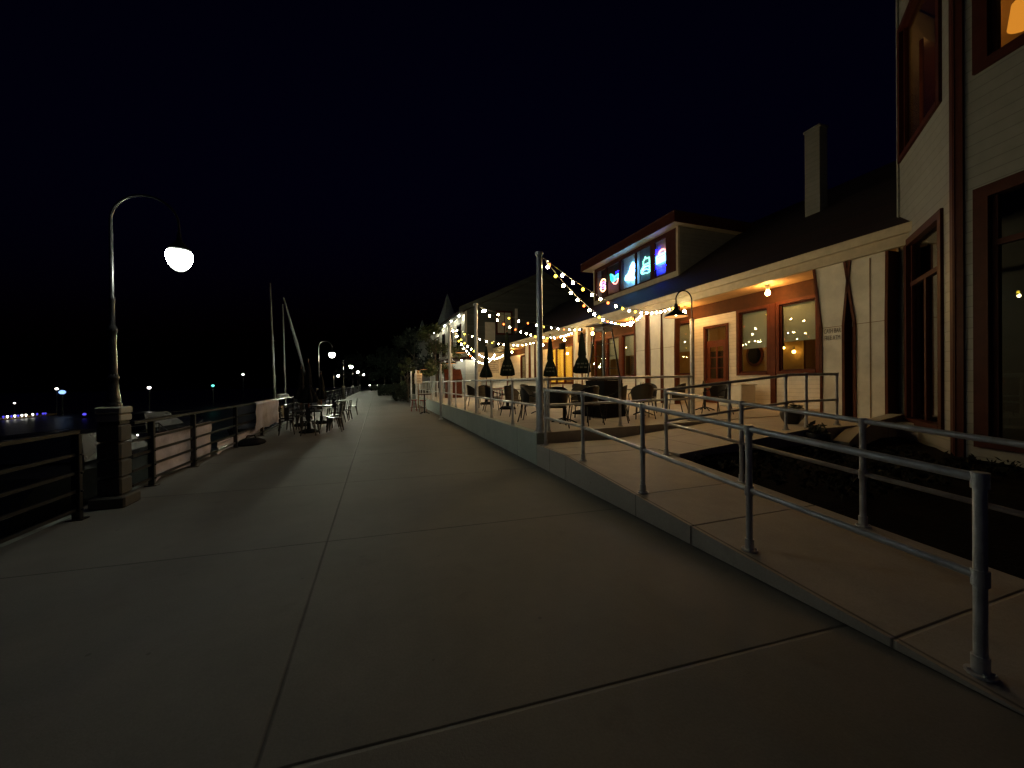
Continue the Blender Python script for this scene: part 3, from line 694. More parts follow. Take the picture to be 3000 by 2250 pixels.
for a_, b_, m_ in ((17.1, 18.5, 'blind'), (16.0, 17.05, 'darkscreen'), (14.8, 15.8, 'blind')): g = G(); g.box(XD+.27, a_, DZ0+.33, XD+.28, b_, DZ1-.1); g.build('screen', m_, dm)
# panels added behind three of the signs to catch their glow
# ------------------------------------------------------------------ neon signs in the clerestory windows
def neon(label, yc, zc, strokes, x=XD+.16, group='neon signs in the clerestory'):
    t = thing('neon_sign', label, 'neon sign', (x, yc, zc), 0, group)
    for nm, m, pts, r_ in strokes:
        g = G(); g.tube([(0, -a*.82, b*.74) for a, b in pts], r_*.8, 6); loc_build(g, nm, m, t, 60)
    ks = [p for s_ in strokes for p in s_[2]]
    y0, y1 = min(-a for a, b in ks), max(-a for a, b in ks); z0, z1 = .74*min(b for a, b in ks), .74*max(b for a, b in ks); y0 *= .82; y1 *= .82
    g = G()
    for zz in (z0*.6, z1*.6): g.tube([(.06, y0, zz), (.06, y1, zz)], .008, 5)
    for yy in (y0, y1): g.tube([(.04, yy*.8, z1), (.04, yy*.8, DZ1-.23-zc)], .005, 5)
    loc_build(g, 'hanger', 'black', t)
    return t
def ring(cx, cz, rx, rz, a0=0, a1=360, n=24): return [(cx+rx*math.cos(R(a0+(a1-a0)*i/n)), cz+rz*math.sin(R(a0+(a1-a0)*i/n))) for i in range(n+1)]
for n_, c, s_ in [('neon_peach', (1, .42, .18), 12), ('neon_pink', (.95, .30, .85), 7), ('neon_green', (.03, .75, .50), 6), ('neon_cyan', (.10, .7, .95), 8), ('neon_rose', (1, .22, .18), 8),
                  ('neon_ice', (.16, .46, 1), 45), ('neon_mint', (.30, 1, .72), 4.5), ('neon_sky', (.18, .62, 1), 11), ('neon_blue', (.004, .002, 1), 85), ('neon_violet', (.3, .08, 1), 6)]:
    M[n_] = emit(n_.replace('_', ' '), c, s_)
DC = DZ0+1.22
neon('round peach and violet neon sign, farthest in the row', 20.44, DC-.05,
     [('tube', 'neon_peach', ring(0, 0, .40, .50, 20, 175), .045), ('tube', 'neon_peach', ring(0, 0, .40, .50, 195, 345), .045), ('tube', 'neon_pink', ring(0, 0, .30, .26, 10, 170), .03), ('tube', 'neon_pink', ring(0, 0, .30, .26, 190, 350), .03),
      ('tube', 'neon_pink', [(-.22, .08), (-.22, -.08), (-.1, -.08)], .025), ('tube', 'neon_pink', ring(0, 0, .07, .09), .025), ('tube', 'neon_pink', [(.22, .08), (.13, .07), (.22, -.06), (.12, -.08)], .025)])
neon('winged green and cyan neon sign with a rose curve', 19.25, DC+.1,
     [('tube', 'neon_green', [(-.48, .42), (-.30, .32), (-.18, .05), (-.25, -.28), (-.42, -.05), (-.48, .42)], .045), ('tube', 'neon_cyan', [(-.30, .34), (-.02, .05), (.0, -.2), (-.15, -.28)], .05),
      ('tube', 'neon_cyan', [(.0, .05), (.2, .12), (.44, .18), (.40, -.12), (.16, -.14), (.02, -.22)], .05), ('tube', 'neon_rose', [(.44, -.18), (.34, -.42), (.14, -.52), (-.05, -.46), (-.2, -.3)], .045), ('tube', 'neon_blue', [(.18, .34), (.48, .42)], .03)])
neon('brilliant ice white script neon sign with big looping stroke', 17.80, DC,
     [('tube', 'neon_ice', [(-.46, -.36), (-.38, -.14), (-.2, -.12), (.0, .10), (.14, .42), (.34, .62), (.46, .50), (.40, .22), (.2, .0), (-.02, -.2), (-.2, -.40), (-.44, -.40)], .062),
      ('tube', 'neon_ice', [(.46, .10), (.2, -.12), (.0, -.34), (.10, -.56), (.32, -.58), (.48, -.46)], .058), ('tube', 'neon_ice', [(-.44, -.30), (-.2, -.28), (.1, .1), (.34, .40)], .05)])
neon('mint green outlined neon sign shaped like a map over lettering', 16.52, DC+.02,
     [('tube', 'neon_mint', [(-.16, .06), (-.18, .36), (-.06, .44), (.02, .62), (.12, .46), (.38, .46), (.42, .1), (.40, -.30), (.42, -.52), (.2, -.56), (.0, -.50), (-.30, -.50), (-.40, -.38), (-.38, -.2), (-.2, -.02), (.0, .08), (.36, .10)], .045),
      ('tube', 'neon_sky', [(-.32, -.42), (-.1, -.26), (.12, -.26), (.32, -.38)], .03), ('tube', 'neon_sky', [(-.30, -.24), (.0, -.06), (.34, -.10)], .04)])
neon('light blue block neon sign with a red arch over it', 15.30, DC+.12,
     [('tube', 'neon_sky', [(-.42, .12), (.42, .16), (.42, -.32), (-.42, -.36), (-.42, .12)], .05)] + [('tube', 'neon_sky', [(-.40, z), (.40, z+.04)], .05) for z in (-.26, -.15, -.04)]
     + [('tube', 'neon_rose', ring(.05, .14, .32, .30, 15, 165), .05), ('tube', 'neon_blue', [(-.50, -.62), (-.50, .6)], .03), ('tube', 'neon_blue', [(-.42, -.70), (.42, -.66)], .03)])

# soffit bulbs of the porch
def ceiling_light(p, label):
    t = thing('ceiling_light', label, 'ceiling light', p, 0, 'bare amber bulbs under the porch soffit')
    g = G(); g.lathe([(.03, -.18), (.05, -.15), (.06, -.02), (.09, 0)], n=14); loc_build(g, 'lamp_holder', 'fascia', t, 40)
    g = G(); g.sphere((0, 0, -.27), .068, 12, 8, 1.2); loc_build(g, 'bulb', 'amber', t, 60)
    return t
names = ['nearest amber soffit bulb, over the two large windows', 'amber soffit bulb over the wooden door', 'amber soffit bulb just past the central pillars', 'amber soffit bulb behind the patio heater',
         'amber soffit bulb before the yellow room', 'amber soffit bulb over the yellow lit window', 'amber soffit bulb behind the far pillars', 'farthest amber soffit bulb']
c0 = None
for k, lab in enumerate(names):
    p = (11.7, 8.82+3.5*k, ZS+.0+.10)
    c0 = ceiling_light(p, lab) if c0 is None else (dup(c0, p, 0, lab) and c0)
g = G(); g.box(XE+.55, 22.6, 3.7, XE+.85, 22.95, 4.1); tag(g.build('speaker', 'navy'), 'small dark loudspeaker hanging under the porch soffit', 'speaker')
g = G(); g.bevbox(11.3, 9.45, tz(11.5), 11.95, 10.35, tz(11.5)+.72, .02); g.box(11.27, 9.42, tz(11.5)+.724, 11.98, 10.38, tz(11.5)+.76)
tag(g.build('planter_box', 'plaster'), 'plain cream box standing below the window left of the nearest pillar', 'planter box')
g = G(); g.box(10.406, 4.6, 0, 12.9, 7.09, .66); g.build('porch_floor', 'terrace', rb)
# low cast concrete kerb that sweeps out from the last pillar
g = G(); pts = [(10.9, 5.25, .80), (9.8, 5.12, .72), (8.7, 4.86, .60), (7.9, 4.6, .46)]
for (a, b) in zip(pts, pts[1:]):
    q = []
    for (x, y, z) in (a, b): q.append([(x, y-.16, .0), (x, y+.16, .0), (x, y+.13, z), (x, y-.13, z)])
    g.hexa([q[0][0], q[1][0], q[1][1], q[0][1], q[0][3], q[1][3], q[1][2], q[0][2]])
tag(g.build('bed_kerb', 'stone'), 'low sweeping concrete kerb running from the pillars into the planting bed', 'kerb')

# ------------------------------------------------------------------ corner building (angled faces) at the right
A = Vector((9.0, 3.55)); d1 = Vector((.783, .623)); d2 = Vector((.252, .968)); n1 = Vector((-d1.y, d1.x)); n2 = Vector((-d2.y, d2.x))
cb = thing('corner_building', 'tall white boarded building with dark red corner boards and angled faces', 'building', (9.0, 3.55, 0))
def face(g, O, d, nrm, a0, a1, z0, z1, t0, t1):
    """slab on a face: a along d, t outwards along nrm"""
    P = lambda a, t, z: (O.x+d.x*a+nrm.x*t, O.y+d.y*a+nrm.y*t, z)
    return g.hexa([P(a0, t0, z0), P(a1, t0, z0), P(a1, t1, z0), P(a0, t1, z0), P(a0, t0, z1), P(a1, t0, z1), P(a1, t1, z1), P(a0, t1, z1)])
H = 13
def wall_with(O, d, nrm, L, ops):
    g = G(); a = 0
    for (a0, a1, segs) in ops:
        face(g, O, d, nrm, a+.0, a0-.0015, 0, H, -.16, 0)
        z = 0
        for z0, z1 in segs:
            if z0 > z+.01: face(g, O, d, nrm, a0, a1, z, z0, -.16, 0)
            z = z1
        face(g, O, d, nrm, a0, a1, z, H, -.16, 0); a = a1+.0015
    face(g, O, d, nrm, a, L, 0, H, -.16, 0)
    return g
g1 = wall_with(A, d1, n1, 2.95, [(.62, 2.45, [(.66, 4.44), ]), ]) if False else None
g = G()
# face 1: door bay a .60-2.34, window a .66-2.74
face(g, A, d1, n1, .003, .60, 0, H, -.16, 0)
face(g, A, d1, n1, .60, 2.34, 4.47, 6.55, -.16, 0); face(g, A, d1, n1, 2.34, 2.95, 0, 6.55, -.16, 0); face(g, A, d1, n1, .60, 2.95, 9.35, H, -.16, 0); face(g, A, d1, n1, 2.76, 2.95, 6.55, 9.35, -.16, 0)
face(g, A, d1, n1, .60, 2.34, 0, .62, -.16, 0)
e2 = -d2
face(g, A, e2, n2, .003, .42, 0, H, -.16, 0)
face(g, A, e2, n2, .42, 2.6, 4.40, 6.52, -.16, 0); face(g, A, e2, n2, .42, 2.6, 9.4, H, -.16, 0); face(g, A, e2, n2, .42, 2.6, 0, .5, -.16, 0); face(g, A, e2, n2, 2.6, 6, 0, H, -.16, 0)
E1 = A+d1*2.95
face(g, E1, Vector((1, 0)), Vector((0, 1)), .0, 5, 0, H, -.16, 0)
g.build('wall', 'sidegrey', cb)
g = G(); face(g, A, d1, n1, -.03, .15, .3, H, .001, .035); face(g, A, e2, n2, -.03, .11, .3, H, .001, .035); g.build('corner_board', 'darktrim', cb)
g = G(); face(g, A, d1, n1, 2.86, 2.97, .6, H, .001, .03); g.build('end_board', 'sidegrey', cb)
def opening(O, d, nrm, a0, a1, z0, z1, w, name, transom=None, mid=False, mt='darktrim'):
    g = G()
    face(g, O, d, nrm, a0, a0+w, z0, z1, -.12, .045); face(g, O, d, nrm, a1-w, a1, z0, z1, -.12, .045)
    face(g, O, d, nrm, a0+w, a1-w, z1-w, z1, -.12, .044); face(g, O, d, nrm, a0+w, a1-w, z0, z0+w*.8, -.12, .05)
    o = g.build(name, mt, cb)
    s = G()
    if transom: face(s, O, d, nrm, a0+w, a1-w, transom, transom+.09, -.09, -.02)
    if mid: am = (a0+a1)/2; face(s, O, d, nrm, am-.05, am+.05, z0+w, transom or z1-w, -.091, -.021)
    face(s, O, d, nrm, a0+w, a0+w+.07, z0+w, z1-w, -.09, -.03); face(s, O, d, nrm, a1-w-.07, a1-w, z0+w, z1-w, -.09, -.03)
    s.build('sash', 'darktrim', o)
    p = G(); face(p, O, d, nrm, a0+w, a1-w, z0+w, z1-w, -.07, -.064); p.build('pane', 'glass', o)
    return o
opening(A, d1, n1, .50, 2.44, .62, 4.57, .14, 'door', 3.55, True)
opening(A, d1, n1, .54, 2.84, 6.45, 9.45, .13, 'window')
opening(A, e2, n2, .24, 2.6, 6.35, 9.5, .18, 'window')
opening(A, e2, n2, .24, 2.6, .5, 4.55, .18, 'door', 3.6, True)
# rooms inside
g = G(); g.box(12.3, -2, 5.21, 12.4, 5.14, 9.89); g.build('upper_room_wall', 'room', cb)
g = G(); g.box(10.4, 4.55, 5.21, 11.0, 4.62, 8.4); g.build('upper_room_divider', 'wood', cb)
poly = [(A.x+.2, A.y), (11.15, 5.15), (14, 5.15), (14, -2), (7.75, -2)]
for z, nm in ((5.1, 'upper_floor'), (9.9, 'upper_ceiling')): g = G(); g.prism(poly, lambda a, b, t: (a, b, t), z, z+.1); g.build(nm, 'darkroom', cb)
g = G(); g.lathe([(.24, 0), (.19, .42)], (11.1, 3.46, 7.96), 20); o = g.build('lampshade', 'orange', cb, 40)
g = G(); g.tube([(11.1, 3.42, 7.2), (11.1, 3.42, 8.02)], .015, 6); g.lathe([(.12, 7.2), (.1, 7.24)], (11.1, 3.42, 0), 16); g.build('lamp_stand', 'gmetal', o)
g = G(); g.box(10.7, 2.6, 6.5, 11.6, 4.2, 7.19); g.build('side_table', 'wood', cb)
for p in ((10.9, 2.2, 9.3), (11.6, 4.4, 9.2)): g = G(); g.sphere(p, .05, 10, 6); g.build('ceiling_bulb', 'roombulb', cb, 60)
g = G(); face(g, A+Vector((1.9, -.6)), d2, n2, -4, 2.2, .3, 5, -.05, 0); g.build('lower_room_wall', 'darkroom', cb)
g = G(); g.prism([(A.x, A.y), (11.3, 5.39), (15, 5.39), (15, -3), (7.4, -3)], lambda a, b, t: (a, b, t), H+.001, H+.2); g.build('roof', 'roof', cb)

# ------------------------------------------------------------------ buildings further along
fb = thing('white_hall', 'tall gabled hall beyond the restaurant with pale gable edge and a row of eave downlights', 'building', (8.7, 39.6, 0))
an = R(-2.4); dv = Vector((math.sin(an), math.cos(an))); nv = Vector((-dv.y, dv.x)); O = Vector((8.75, 39.6)); ex = Vector((1, 0)); ey = Vector((0, -1))
FB = lambda g, a0, a1, z0, z1, t0, t1: face(g, O, dv, nv, a0, a1, z0, z1, t0, t1)
GB = lambda g, x0, x1, z0, z1, t0, t1: face(g, Vector((0, 39.6)), ex, ey, x0, x1, z0, z1, t0, t1)
EZ, GX, GZ = 9.1, 17.5, 13.3
g = G(); FB(g, 0, 22, 0, 3.95, -.2, 0); FB(g, 0, 22, 3.95, EZ, -.2, -.06); g.build('front_wall', 'white', fb)
g = G(); GB(g, 8.8, 19, 0, 3.95, -.2, 0); g.build('gable_base', 'white', fb)
g = G(); g.prism([(8.8, 3.951), (26, 3.951), (26, EZ), (GX, GZ), (8.8, EZ)], lambda a, b, t: (a, t, b), 39.62, 39.8); g.build('gable_wall', 'greyroof', fb)
g = G()
for (xa, za, xb, zb) in ((8.1, EZ-.25, GX, GZ), (26.6, EZ-.25, GX, GZ)): g.hexa([(xa, 39.1, za), (xa, 39.58, za), (xb, 39.58, zb), (xb, 39.1, zb), (xa, 39.1, za+.55), (xa, 39.58, za+.55), (xb, 39.58, zb+.55), (xb, 39.1, zb+.55)])
g.build('gable_fascia', 'greyroof', fb)
g = G(); L_ = 22; c1 = O+dv*L_; sh = c1.x-O.x
g.add([(8.05, 39.59, EZ-.2), (8.05+sh, 39.6+L_, EZ-.2), (GX+sh, 39.6+L_, GZ+.1), (GX, 39.59, GZ+.1), (8.05, 39.59, EZ-.05), (8.05+sh, 39.6+L_, EZ-.05), (GX+sh, 39.6+L_, GZ+.3), (GX, 39.59, GZ+.3)], [(0, 1, 2, 3), (4, 5, 6, 7), (0, 1, 5, 4), (1, 2, 6, 5), (2, 3, 7, 6), (3, 0, 4, 7)]); g.build('roof', 'roof', fb)
g = G(); FB(g, -.5, 22, EZ-.42, EZ-.21, .30, .66); g.build('eave_board', 'sidegrey', fb)
for k in range(5): q = O+dv*(.7+3.6*k)+nv*.5; g = G(); g.sphere((q.x, q.y, EZ-.52), .07, 8, 5); g.build('downlight', 'under', fb)
for a_ in (.05, 4.2, 8.4, 12.6): g = G(); FB(g, a_, a_+1.5, 6.3, EZ-.43, -.059, .02); g.build('white_panel', 'plaster', fb)
for a_ in (1.75, 5.9, 10.1, 14.3):
    g = G(); FB(g, a_, a_+1.9, 5.0, 8.0, -.059, .03); o = g.build('window', 'darktrim', fb); g = G(); FB(g, a_+.15, a_+1.75, 5.15, 7.85, .031, .036); g.build('pane', 'glassdark', o)
for x0, x1, z0, z1 in ((10.9, 12.0, 4.0, 8.0), (14.3, 14.6, 5.5, 9.6)): g = G(); GB(g, x0, x1, z0, z1, -.015, .05); g.build('white_panel', 'plaster', fb)
g = G(); GB(g, 12.1, 14.0, 6.7, 9.3, -.015, .06); o = g.build('window', 'trim', fb); g = G(); GB(g, 12.3, 13.0, 6.9, 9.1, .061, .066); GB(g, 13.1, 13.8, 6.9, 9.1, .061, .066); g.build('pane', 'blind', o)
g = G(); FB(g, -1.2, 16, 3.98, 4.15, .001, 1.6); GB(g, 7.2, 10.6, 3.98, 4.15, .001, 1.2); g.build('canopy', 'darktrim', fb)
for q in ((8.2, 39.0), (9.6, 39.0), (7.8, 42), (7.7, 46)): g = G(); g.sphere((q[0], q[1], 3.88), .055, 8, 5); g.build('downlight', 'under', fb)
for a_ in (4.5, 9.5, 14.5): g = G(); FB(g, a_, a_+1.3, .8, 3.2, .001, .05); g.build('window', 'darktrim', fb)
# posters on the wall end that faces the terrace
pw = thing('poster_wall', 'cream wall at the end of the porch covered with printed notices', 'wall', (10.9, 36.6, 0))
g = G(); g.box(9.3, 36.42, 0, 12.6, 36.56, 4.5); g.build('wall_panel', 'plaster', pw)
for i, (x, z, w, h_) in enumerate(((9.75, 2.6, .9, 1.3), (10.85, 2.5, 1.1, 1.6), (11.95, 2.7, .8, 1.2), (9.8, 1.0, .8, 1.2))):
    g = G(); g.box(x-w/2, 36.40, z, x+w/2, 36.412, z+h_); o = g.build('poster', 'paper', pw)
    t = G()
    for k in range(6): t.box(x-w*.38, 36.394, z+h_*(.15+.12*k), x+w*(.38-.12*(k % 3)), 36.399, z+h_*(.15+.12*k)+.035)
    t.build('printed_lines', 'text', o)
def turret(x, y, zb, zt, w, label):
    t = thing('spire', label, 'spire', (x, y, 0), .3, 'pointed turrets above the far roofs')
    g = G(); g.cbox(0, 0, 0, w*1.1, w*1.1, zb); loc_build(g, 'turret_wall', 'white', t)
    h = w*.72; g = G(); g.add([(-h, -h, zb), (h, -h, zb), (h, h, zb), (-h, h, zb), (0, 0, zt)], [(0, 1, 2, 3), (0, 1, 4), (1, 2, 4), (2, 3, 4), (3, 0, 4)]); loc_build(g, 'spire_roof', 'spire', t)
    g = G(); g.tube([(0, 0, zt-.1), (0, 0, zt+.5)], .04, 6); loc_build(g, 'finial', 'gmetal', t)
turret(10.4, 59.5, 9.6, 15.4, 2.0, 'tall pointed grey spire above the tree')
turret(10.7, 97, 11.5, 17.2, 2.0, 'faint pointed spire farther behind')

# ------------------------------------------------------------------ trees and hedges
def tree(x, y, h, spread, label, n=1500, seed=1, m='leaf', z0=0, size=.1, low=.35):
    r = random.Random(seed); t = thing('tree', label, 'tree', (x, y, z0), 0, None)
    g = G(); trunk = [(0, 0, 0), (.05, .02, h*.25), (-.03, .05, h*.5), (.04, 0, h*.78)]; g.tube(trunk, .06*h/3, 8, .015*h/3)
    cl = []
    for k in range(11):
        a = r.uniform(0, 6.28); z = h*r.uniform(low, .95); rad = spread*(1-.55*abs(z/h-.6)/.5)*r.uniform(.45, 1)
        p = (rad*math.cos(a), rad*math.sin(a), z); cl.append(p); b = h*r.uniform(.25, .6)
        g.tube([(0, 0, b), (p[0]*.55, p[1]*.55, (b+z)/2+.1), p], .022*h/3, 5, .006)
    loc_build(g, 'trunk', 'bark', t, 40)
    g = G(); cl += [(0, 0, h*.9), (0, 0, h*.7)]
    for p in cl: k = r.uniform(.3, .55)*spread*.75; g.leaves(p, (k, k, k*.75), n//13, size, r, .25)
    loc_build(g, 'crown', m, t); return t
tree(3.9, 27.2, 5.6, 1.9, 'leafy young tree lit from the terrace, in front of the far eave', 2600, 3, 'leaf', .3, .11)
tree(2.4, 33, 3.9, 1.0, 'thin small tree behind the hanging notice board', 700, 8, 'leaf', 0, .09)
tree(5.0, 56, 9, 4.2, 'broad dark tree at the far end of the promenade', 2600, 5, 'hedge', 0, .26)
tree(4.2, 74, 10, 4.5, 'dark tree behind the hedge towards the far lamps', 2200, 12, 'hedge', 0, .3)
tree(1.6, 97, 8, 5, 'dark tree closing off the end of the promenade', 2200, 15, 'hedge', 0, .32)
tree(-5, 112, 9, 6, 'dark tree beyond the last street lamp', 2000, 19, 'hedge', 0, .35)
def hedge(x0, y0, x1, y1, h, label, seed):
    r = random.Random(seed); t = thing('hedge', label, 'hedge', ((x0+x1)/2, (y0+y1)/2, 0))
    g = G()
    n = int((x1-x0)*(y1-y0)*110)
    for _ in range(n):
        x = r.uniform(x0, x1); y = r.uniform(y0, y1); z = h*r.random()**.6
        if r.random() < .4: x = x0
        if r.random() < .2: y = y0
        g.leaves((x, y, z*(1+.1*math.sin(3*y))), (.16, .16, .16), 4, .09, r, .1)
    g.build('foliage', 'hedge', t)
    g = G()
    for k in range(int((y1-y0)/.8)): yy = y0+.4+k*.8; g.tube([((x0+x1)/2, yy, 0), ((x0+x1)/2+.1, yy, h*.7)], .03, 5)
    g.build('stem', 'bark', t)
hedge(1.55, 35, 3.4, 42, 1.45, 'dense dark hedge narrowing the promenade beyond the bistro set', 4)
hedge(.2, 52, 3.2, 60, 1.3, 'lower dark hedge farther along the promenade', 6)
hedge(-1.2, 88, 3.4, 92, 1.2, 'dark hedge across the far end of the promenade', 7)

# ------------------------------------------------------------------ terrace furniture
def wicker_chair(m='wicker', label=''):
    t = thing('patio_chair', label, 'chair', (0, 0, 0), 0, 'wicker patio chairs on the terrace')
    g = G(); g.bevbox(-.22, -.22, .42, .22, .22, .465, .02); loc_build(g, 'seat', m, t)
    g = G(); n = 16; vs = []
    for i in range(n+1):                                     # barrel back, open to +Y
        a = R(180+180*i/n); k = math.sin(math.pi*i/n); top = .66+.20*k**.7
        for r_, z in ((.245, .47), (.285, top), (.262, top), (.222, .47)): vs.append((r_*math.cos(a)*1.0, r_*math.sin(a)*.95, z))
    fs = [(0, 1, 2, 3), (4*n, 4*n+3, 4*n+2, 4*n+1)]
    for i in range(n):
        for k in range(4): a0, a1 = 4*i+k, 4*i+(k+1) % 4; fs.append((a0, a0+4, a1+4, a1))
    g.add(vs, fs); loc_build(g, 'backrest', m, t, 40)
    rim = [(.275*math.cos(R(180+180*i/n)), .262*math.sin(R(180+180*i/n)), .665+.20*math.sin(math.pi*i/n)**.7) for i in range(n+1)]
    g = G(); g.tube([(-.27, .22, .60)]+rim+[(.27, .22, .60)], .014, 6); loc_build(g, 'arm_rail', 'gmetal', t, 60)
    for sx in (-1, 1):
        g = G(); g.tube([(sx*.27, .22, .60), (sx*.25, .21, .43), (sx*.275, .27, 0)], .013, 6); loc_build(g, 'leg', 'gmetal', t, 60)
        g = G(); g.tube([(sx*.19, -.19, .44), (sx*.245, -.30, 0)], .013, 6); loc_build(g, 'leg', 'gmetal', t, 60)
    return t
def table(w, d, label, top='grey', group='dining tables on the terrace', h=.73):
    t = thing('patio_table', label, 'table', (0, 0, 0), 0, group)
    g = G(); g.bevbox(-w/2, -d/2, h-.035, w/2, d/2, h, .008); loc_build(g, 'tabletop', top, t)
    g = G(); g.tube([(0, 0, .03), (0, 0, h-.036)], .035, 10); loc_build(g, 'column', 'gmetal', t, 40)
    for k in range(4):
        a = R(45+90*k); g = G(); g.tube([(.03*math.cos(a), .03*math.sin(a), .10), (.2*math.cos(a), .2*math.sin(a), .05), (.32*math.cos(a), .32*math.sin(a), .0)], .018, 6); loc_build(g, 'foot', 'gmetal', t, 40)
    return t
ch = wicker_chair('wicker', 'dark wicker chair by the terrace corner railing, nearest the pole'); ch.location = (3.62, 7.52, tz(3.6)); ch.rotation_euler.z = -.3
ct = wicker_chair('tanwicker', 'tan wicker chair with its back to the promenade railing'); ct.location = (3.75, 10.6, tz(3.7)); ct.rotation_euler.z = -1.3
spots = [(4.45, 7.62, .25, 'dark wicker chair with its back to the front railing, beside the nearest table'), (3.62, 8.85, -2.2, 'dark wicker chair at the far left of the nearest table'), (4.95, 8.75, 2.4, 'dark wicker chair at the far right of the nearest table'),
         (5.3, 7.75, .9, 'dark wicker chair between the nearest table and the patio heater'),
         (6.35, 8.15, -.35, 'dark wicker chair right of the patio heater by the front railing'), (7.45, 8.2, .5, 'dark wicker chair just behind the large gooseneck lamp'), (6.5, 9.5, -2.5, 'dark wicker chair across the table behind the large gooseneck lamp'), (7.6, 9.5, 2.4, 'dark wicker chair facing the front railing behind the large gooseneck lamp'),
         (8.75, 8.05, 1.5, 'dark wicker chair turned sideways in front of the wooden door'), (3.7, 12.6, -1.7, 'dark wicker chair beside the table with the printed green umbrella'), (5.2, 12.7, 1.2, 'dark wicker chair behind the table with the printed green umbrella'), (4.0, 9.9, -.4, 'dark wicker chair next to the tan wicker chair'),
         (3.8, 15.8, -1.5, 'dark wicker chair beside the plain closed umbrella'), (5.3, 15.9, 1.4, 'dark wicker chair beyond the plain closed umbrella'), (6.9, 12.3, -1.0, 'dark wicker chair near the pink walled window'), (8.2, 12.0, 1.3, 'dark wicker chair close to the porch pillars')]
for x, y, a, lab in spots: dup(ch, (x, y, tz(x)), a, lab)
for x, y, lab in ((3.8, 13.9, 'tan wicker chair near the second string light pole'), (5.6, 14.2, 'tan wicker chair before the bar counter')): dup(ct, (x, y, tz(x)), rng.uniform(-2, 2), lab)
tb = table(1.25, .8, 'long grey table nearest the terrace corner'); tb.location = (4.2, 8.25, tz(4.2))
for x, y, a, lab in ((6.95, 8.85, .1, 'grey table behind the large gooseneck lamp'), (4.45, 13.2, .2, 'grey table pierced by the printed green umbrella'), (4.55, 16.4, .1, 'grey table under the plain closed umbrella'), (6.3, 13.5, .5, 'grey table by the umbrella hidden behind the nearest pole'), (9.5, 9.2, .3, 'grey table below the wooden door'), (4.6, 10.7, 0, 'grey table in front of the tan wicker chair')):
    dup(tb, (x, y, tz(x)), a, lab, (.72, 1, 1))

def umbrella(x, y, top, bot, label, z0=None, rad=.22, pr=True, seed=1, foot=True, cm='canvas'):
    z0 = tz(x) if z0 is None else z0; t = thing('closed_umbrella', label, 'umbrella', (x, y, z0), 0, 'closed dark patio umbrellas'); H_ = top-z0; B_ = bot-z0; r = random.Random(seed)
    ph = [r.uniform(0, 6) for _ in range(3)]
    pl = lambda a, s: 1+.20*s*math.sin(6*a+ph[0])+.13*s*math.sin(9*a+ph[1]+3*s)+.05*math.sin(17*a+ph[2])
    L_ = H_-B_
    g = G(); g.lathe([(.02, H_), (.045, H_-.05), (.085, H_-.25*L_), (.10, H_-.42*L_), (.115, H_-.55*L_), (.092, H_-.60*L_), (.15, H_-.70*L_), (rad, H_-.88*L_), (rad*1.05, B_+.02), (rad*.7, B_-.02)], n=40, mod=pl); loc_build(g, 'canopy', cm, t, 70)
    g = G(); g.lathe([(.102, H_-.615*L_), (.108, H_-.60*L_), (.108, H_-.575*L_), (.102, H_-.56*L_)], n=16); loc_build(g, 'tie_strap', 'navy', t)
    g = G(); g.tube([(0, 0, .05), (0, 0, H_+.04)], .022, 10); loc_build(g, 'pole', 'wood', t, 40)
    g = G(); g.sphere((0, 0, H_+.08), .035, 10, 6, 1.6); loc_build(g, 'finial', 'gmetal', t, 60)
    if foot: g = G(); g.lathe([(.30, 0), (.30, .04), (.22, .09), (.06, .12), (.05, .3), (.03, .32)], n=24); loc_build(g, 'base', 'navy', t, 40)
    if pr:
        g = G(); a0 = math.atan2(-y, -x); n = 10
        for row in range(2):
            zz = B_+L_*(.20-.09*row)
            for k in range(n):
                a = a0-.55+1.1*k/n; rr = rad*1.3; w = .06
                if (k+row) % 4 == 3: continue
                p = [(rr*math.cos(a), rr*math.sin(a), zz), (rr*math.cos(a+w), rr*math.sin(a+w), zz+.01), (rr*math.cos(a+w), rr*math.sin(a+w), zz+.045), (rr*math.cos(a), rr*math.sin(a), zz+.035)]
                q = [(v[0]*1.02, v[1]*1.02, v[2]) for v in p]; g.hexa(p+q)
        loc_build(g, 'printed_band', 'print', t)
    return t
umbrella(4.45, 13.2, 3.42, 1.83, 'tall closed dark green umbrella with white print, left of the poster wall', seed=2)
umbrella(4.55, 16.4, 3.2, 1.82, 'closed dark umbrella without print beside the third pole', pr=False, seed=3, rad=.24)
umbrella(5.75, 10.1, 3.05, 1.85, 'closed dark umbrella just left of the patio heater', seed=5, rad=.21)
umbrella(6.3, 13.5, 3.3, 1.8, 'closed dark umbrella half hidden behind the nearest pole', seed=6)

# pyramid patio heater
ht = thing('patio_heater', 'tall pyramid patio heater with glass tube and black base', 'heater', (5.75, 8.95, tz(5.8)), .25)
g = G(); b, c_ = .40, .33
g.hexa([(-b, -b, .02), (b, -b, .02), (b, b, .02), (-b, b, .02), (-c_, -c_, .98), (c_, -c_, .98), (c_, c_, .98), (-c_, c_, .98)]); g.cbox(0, 0, .985, .60, .60, .05); loc_build(g, 'base_cabinet', 'navy', ht)
for sx in (-1, 1):
    for sy in (-1, 1): g = G(); g.tube([(sx*.30, sy*.30, 1.03), (sx*.15, sy*.15, 2.38)], .022, 6); loc_build(g, 'corner_post', 'gmetal', ht, 40)
g = G(); g.lathe([(.065, 1.04), (.065, 2.3)], n=18); g.f = g.f[2:]; loc_build(g, 'glass_tube', 'glass', ht, 40)
g = G(); g.tube([(0, 0, 1.04), (0, 0, 2.3)], .03, 12); loc_build(g, 'flame_rod', 'steel', ht, 40)
g = G()
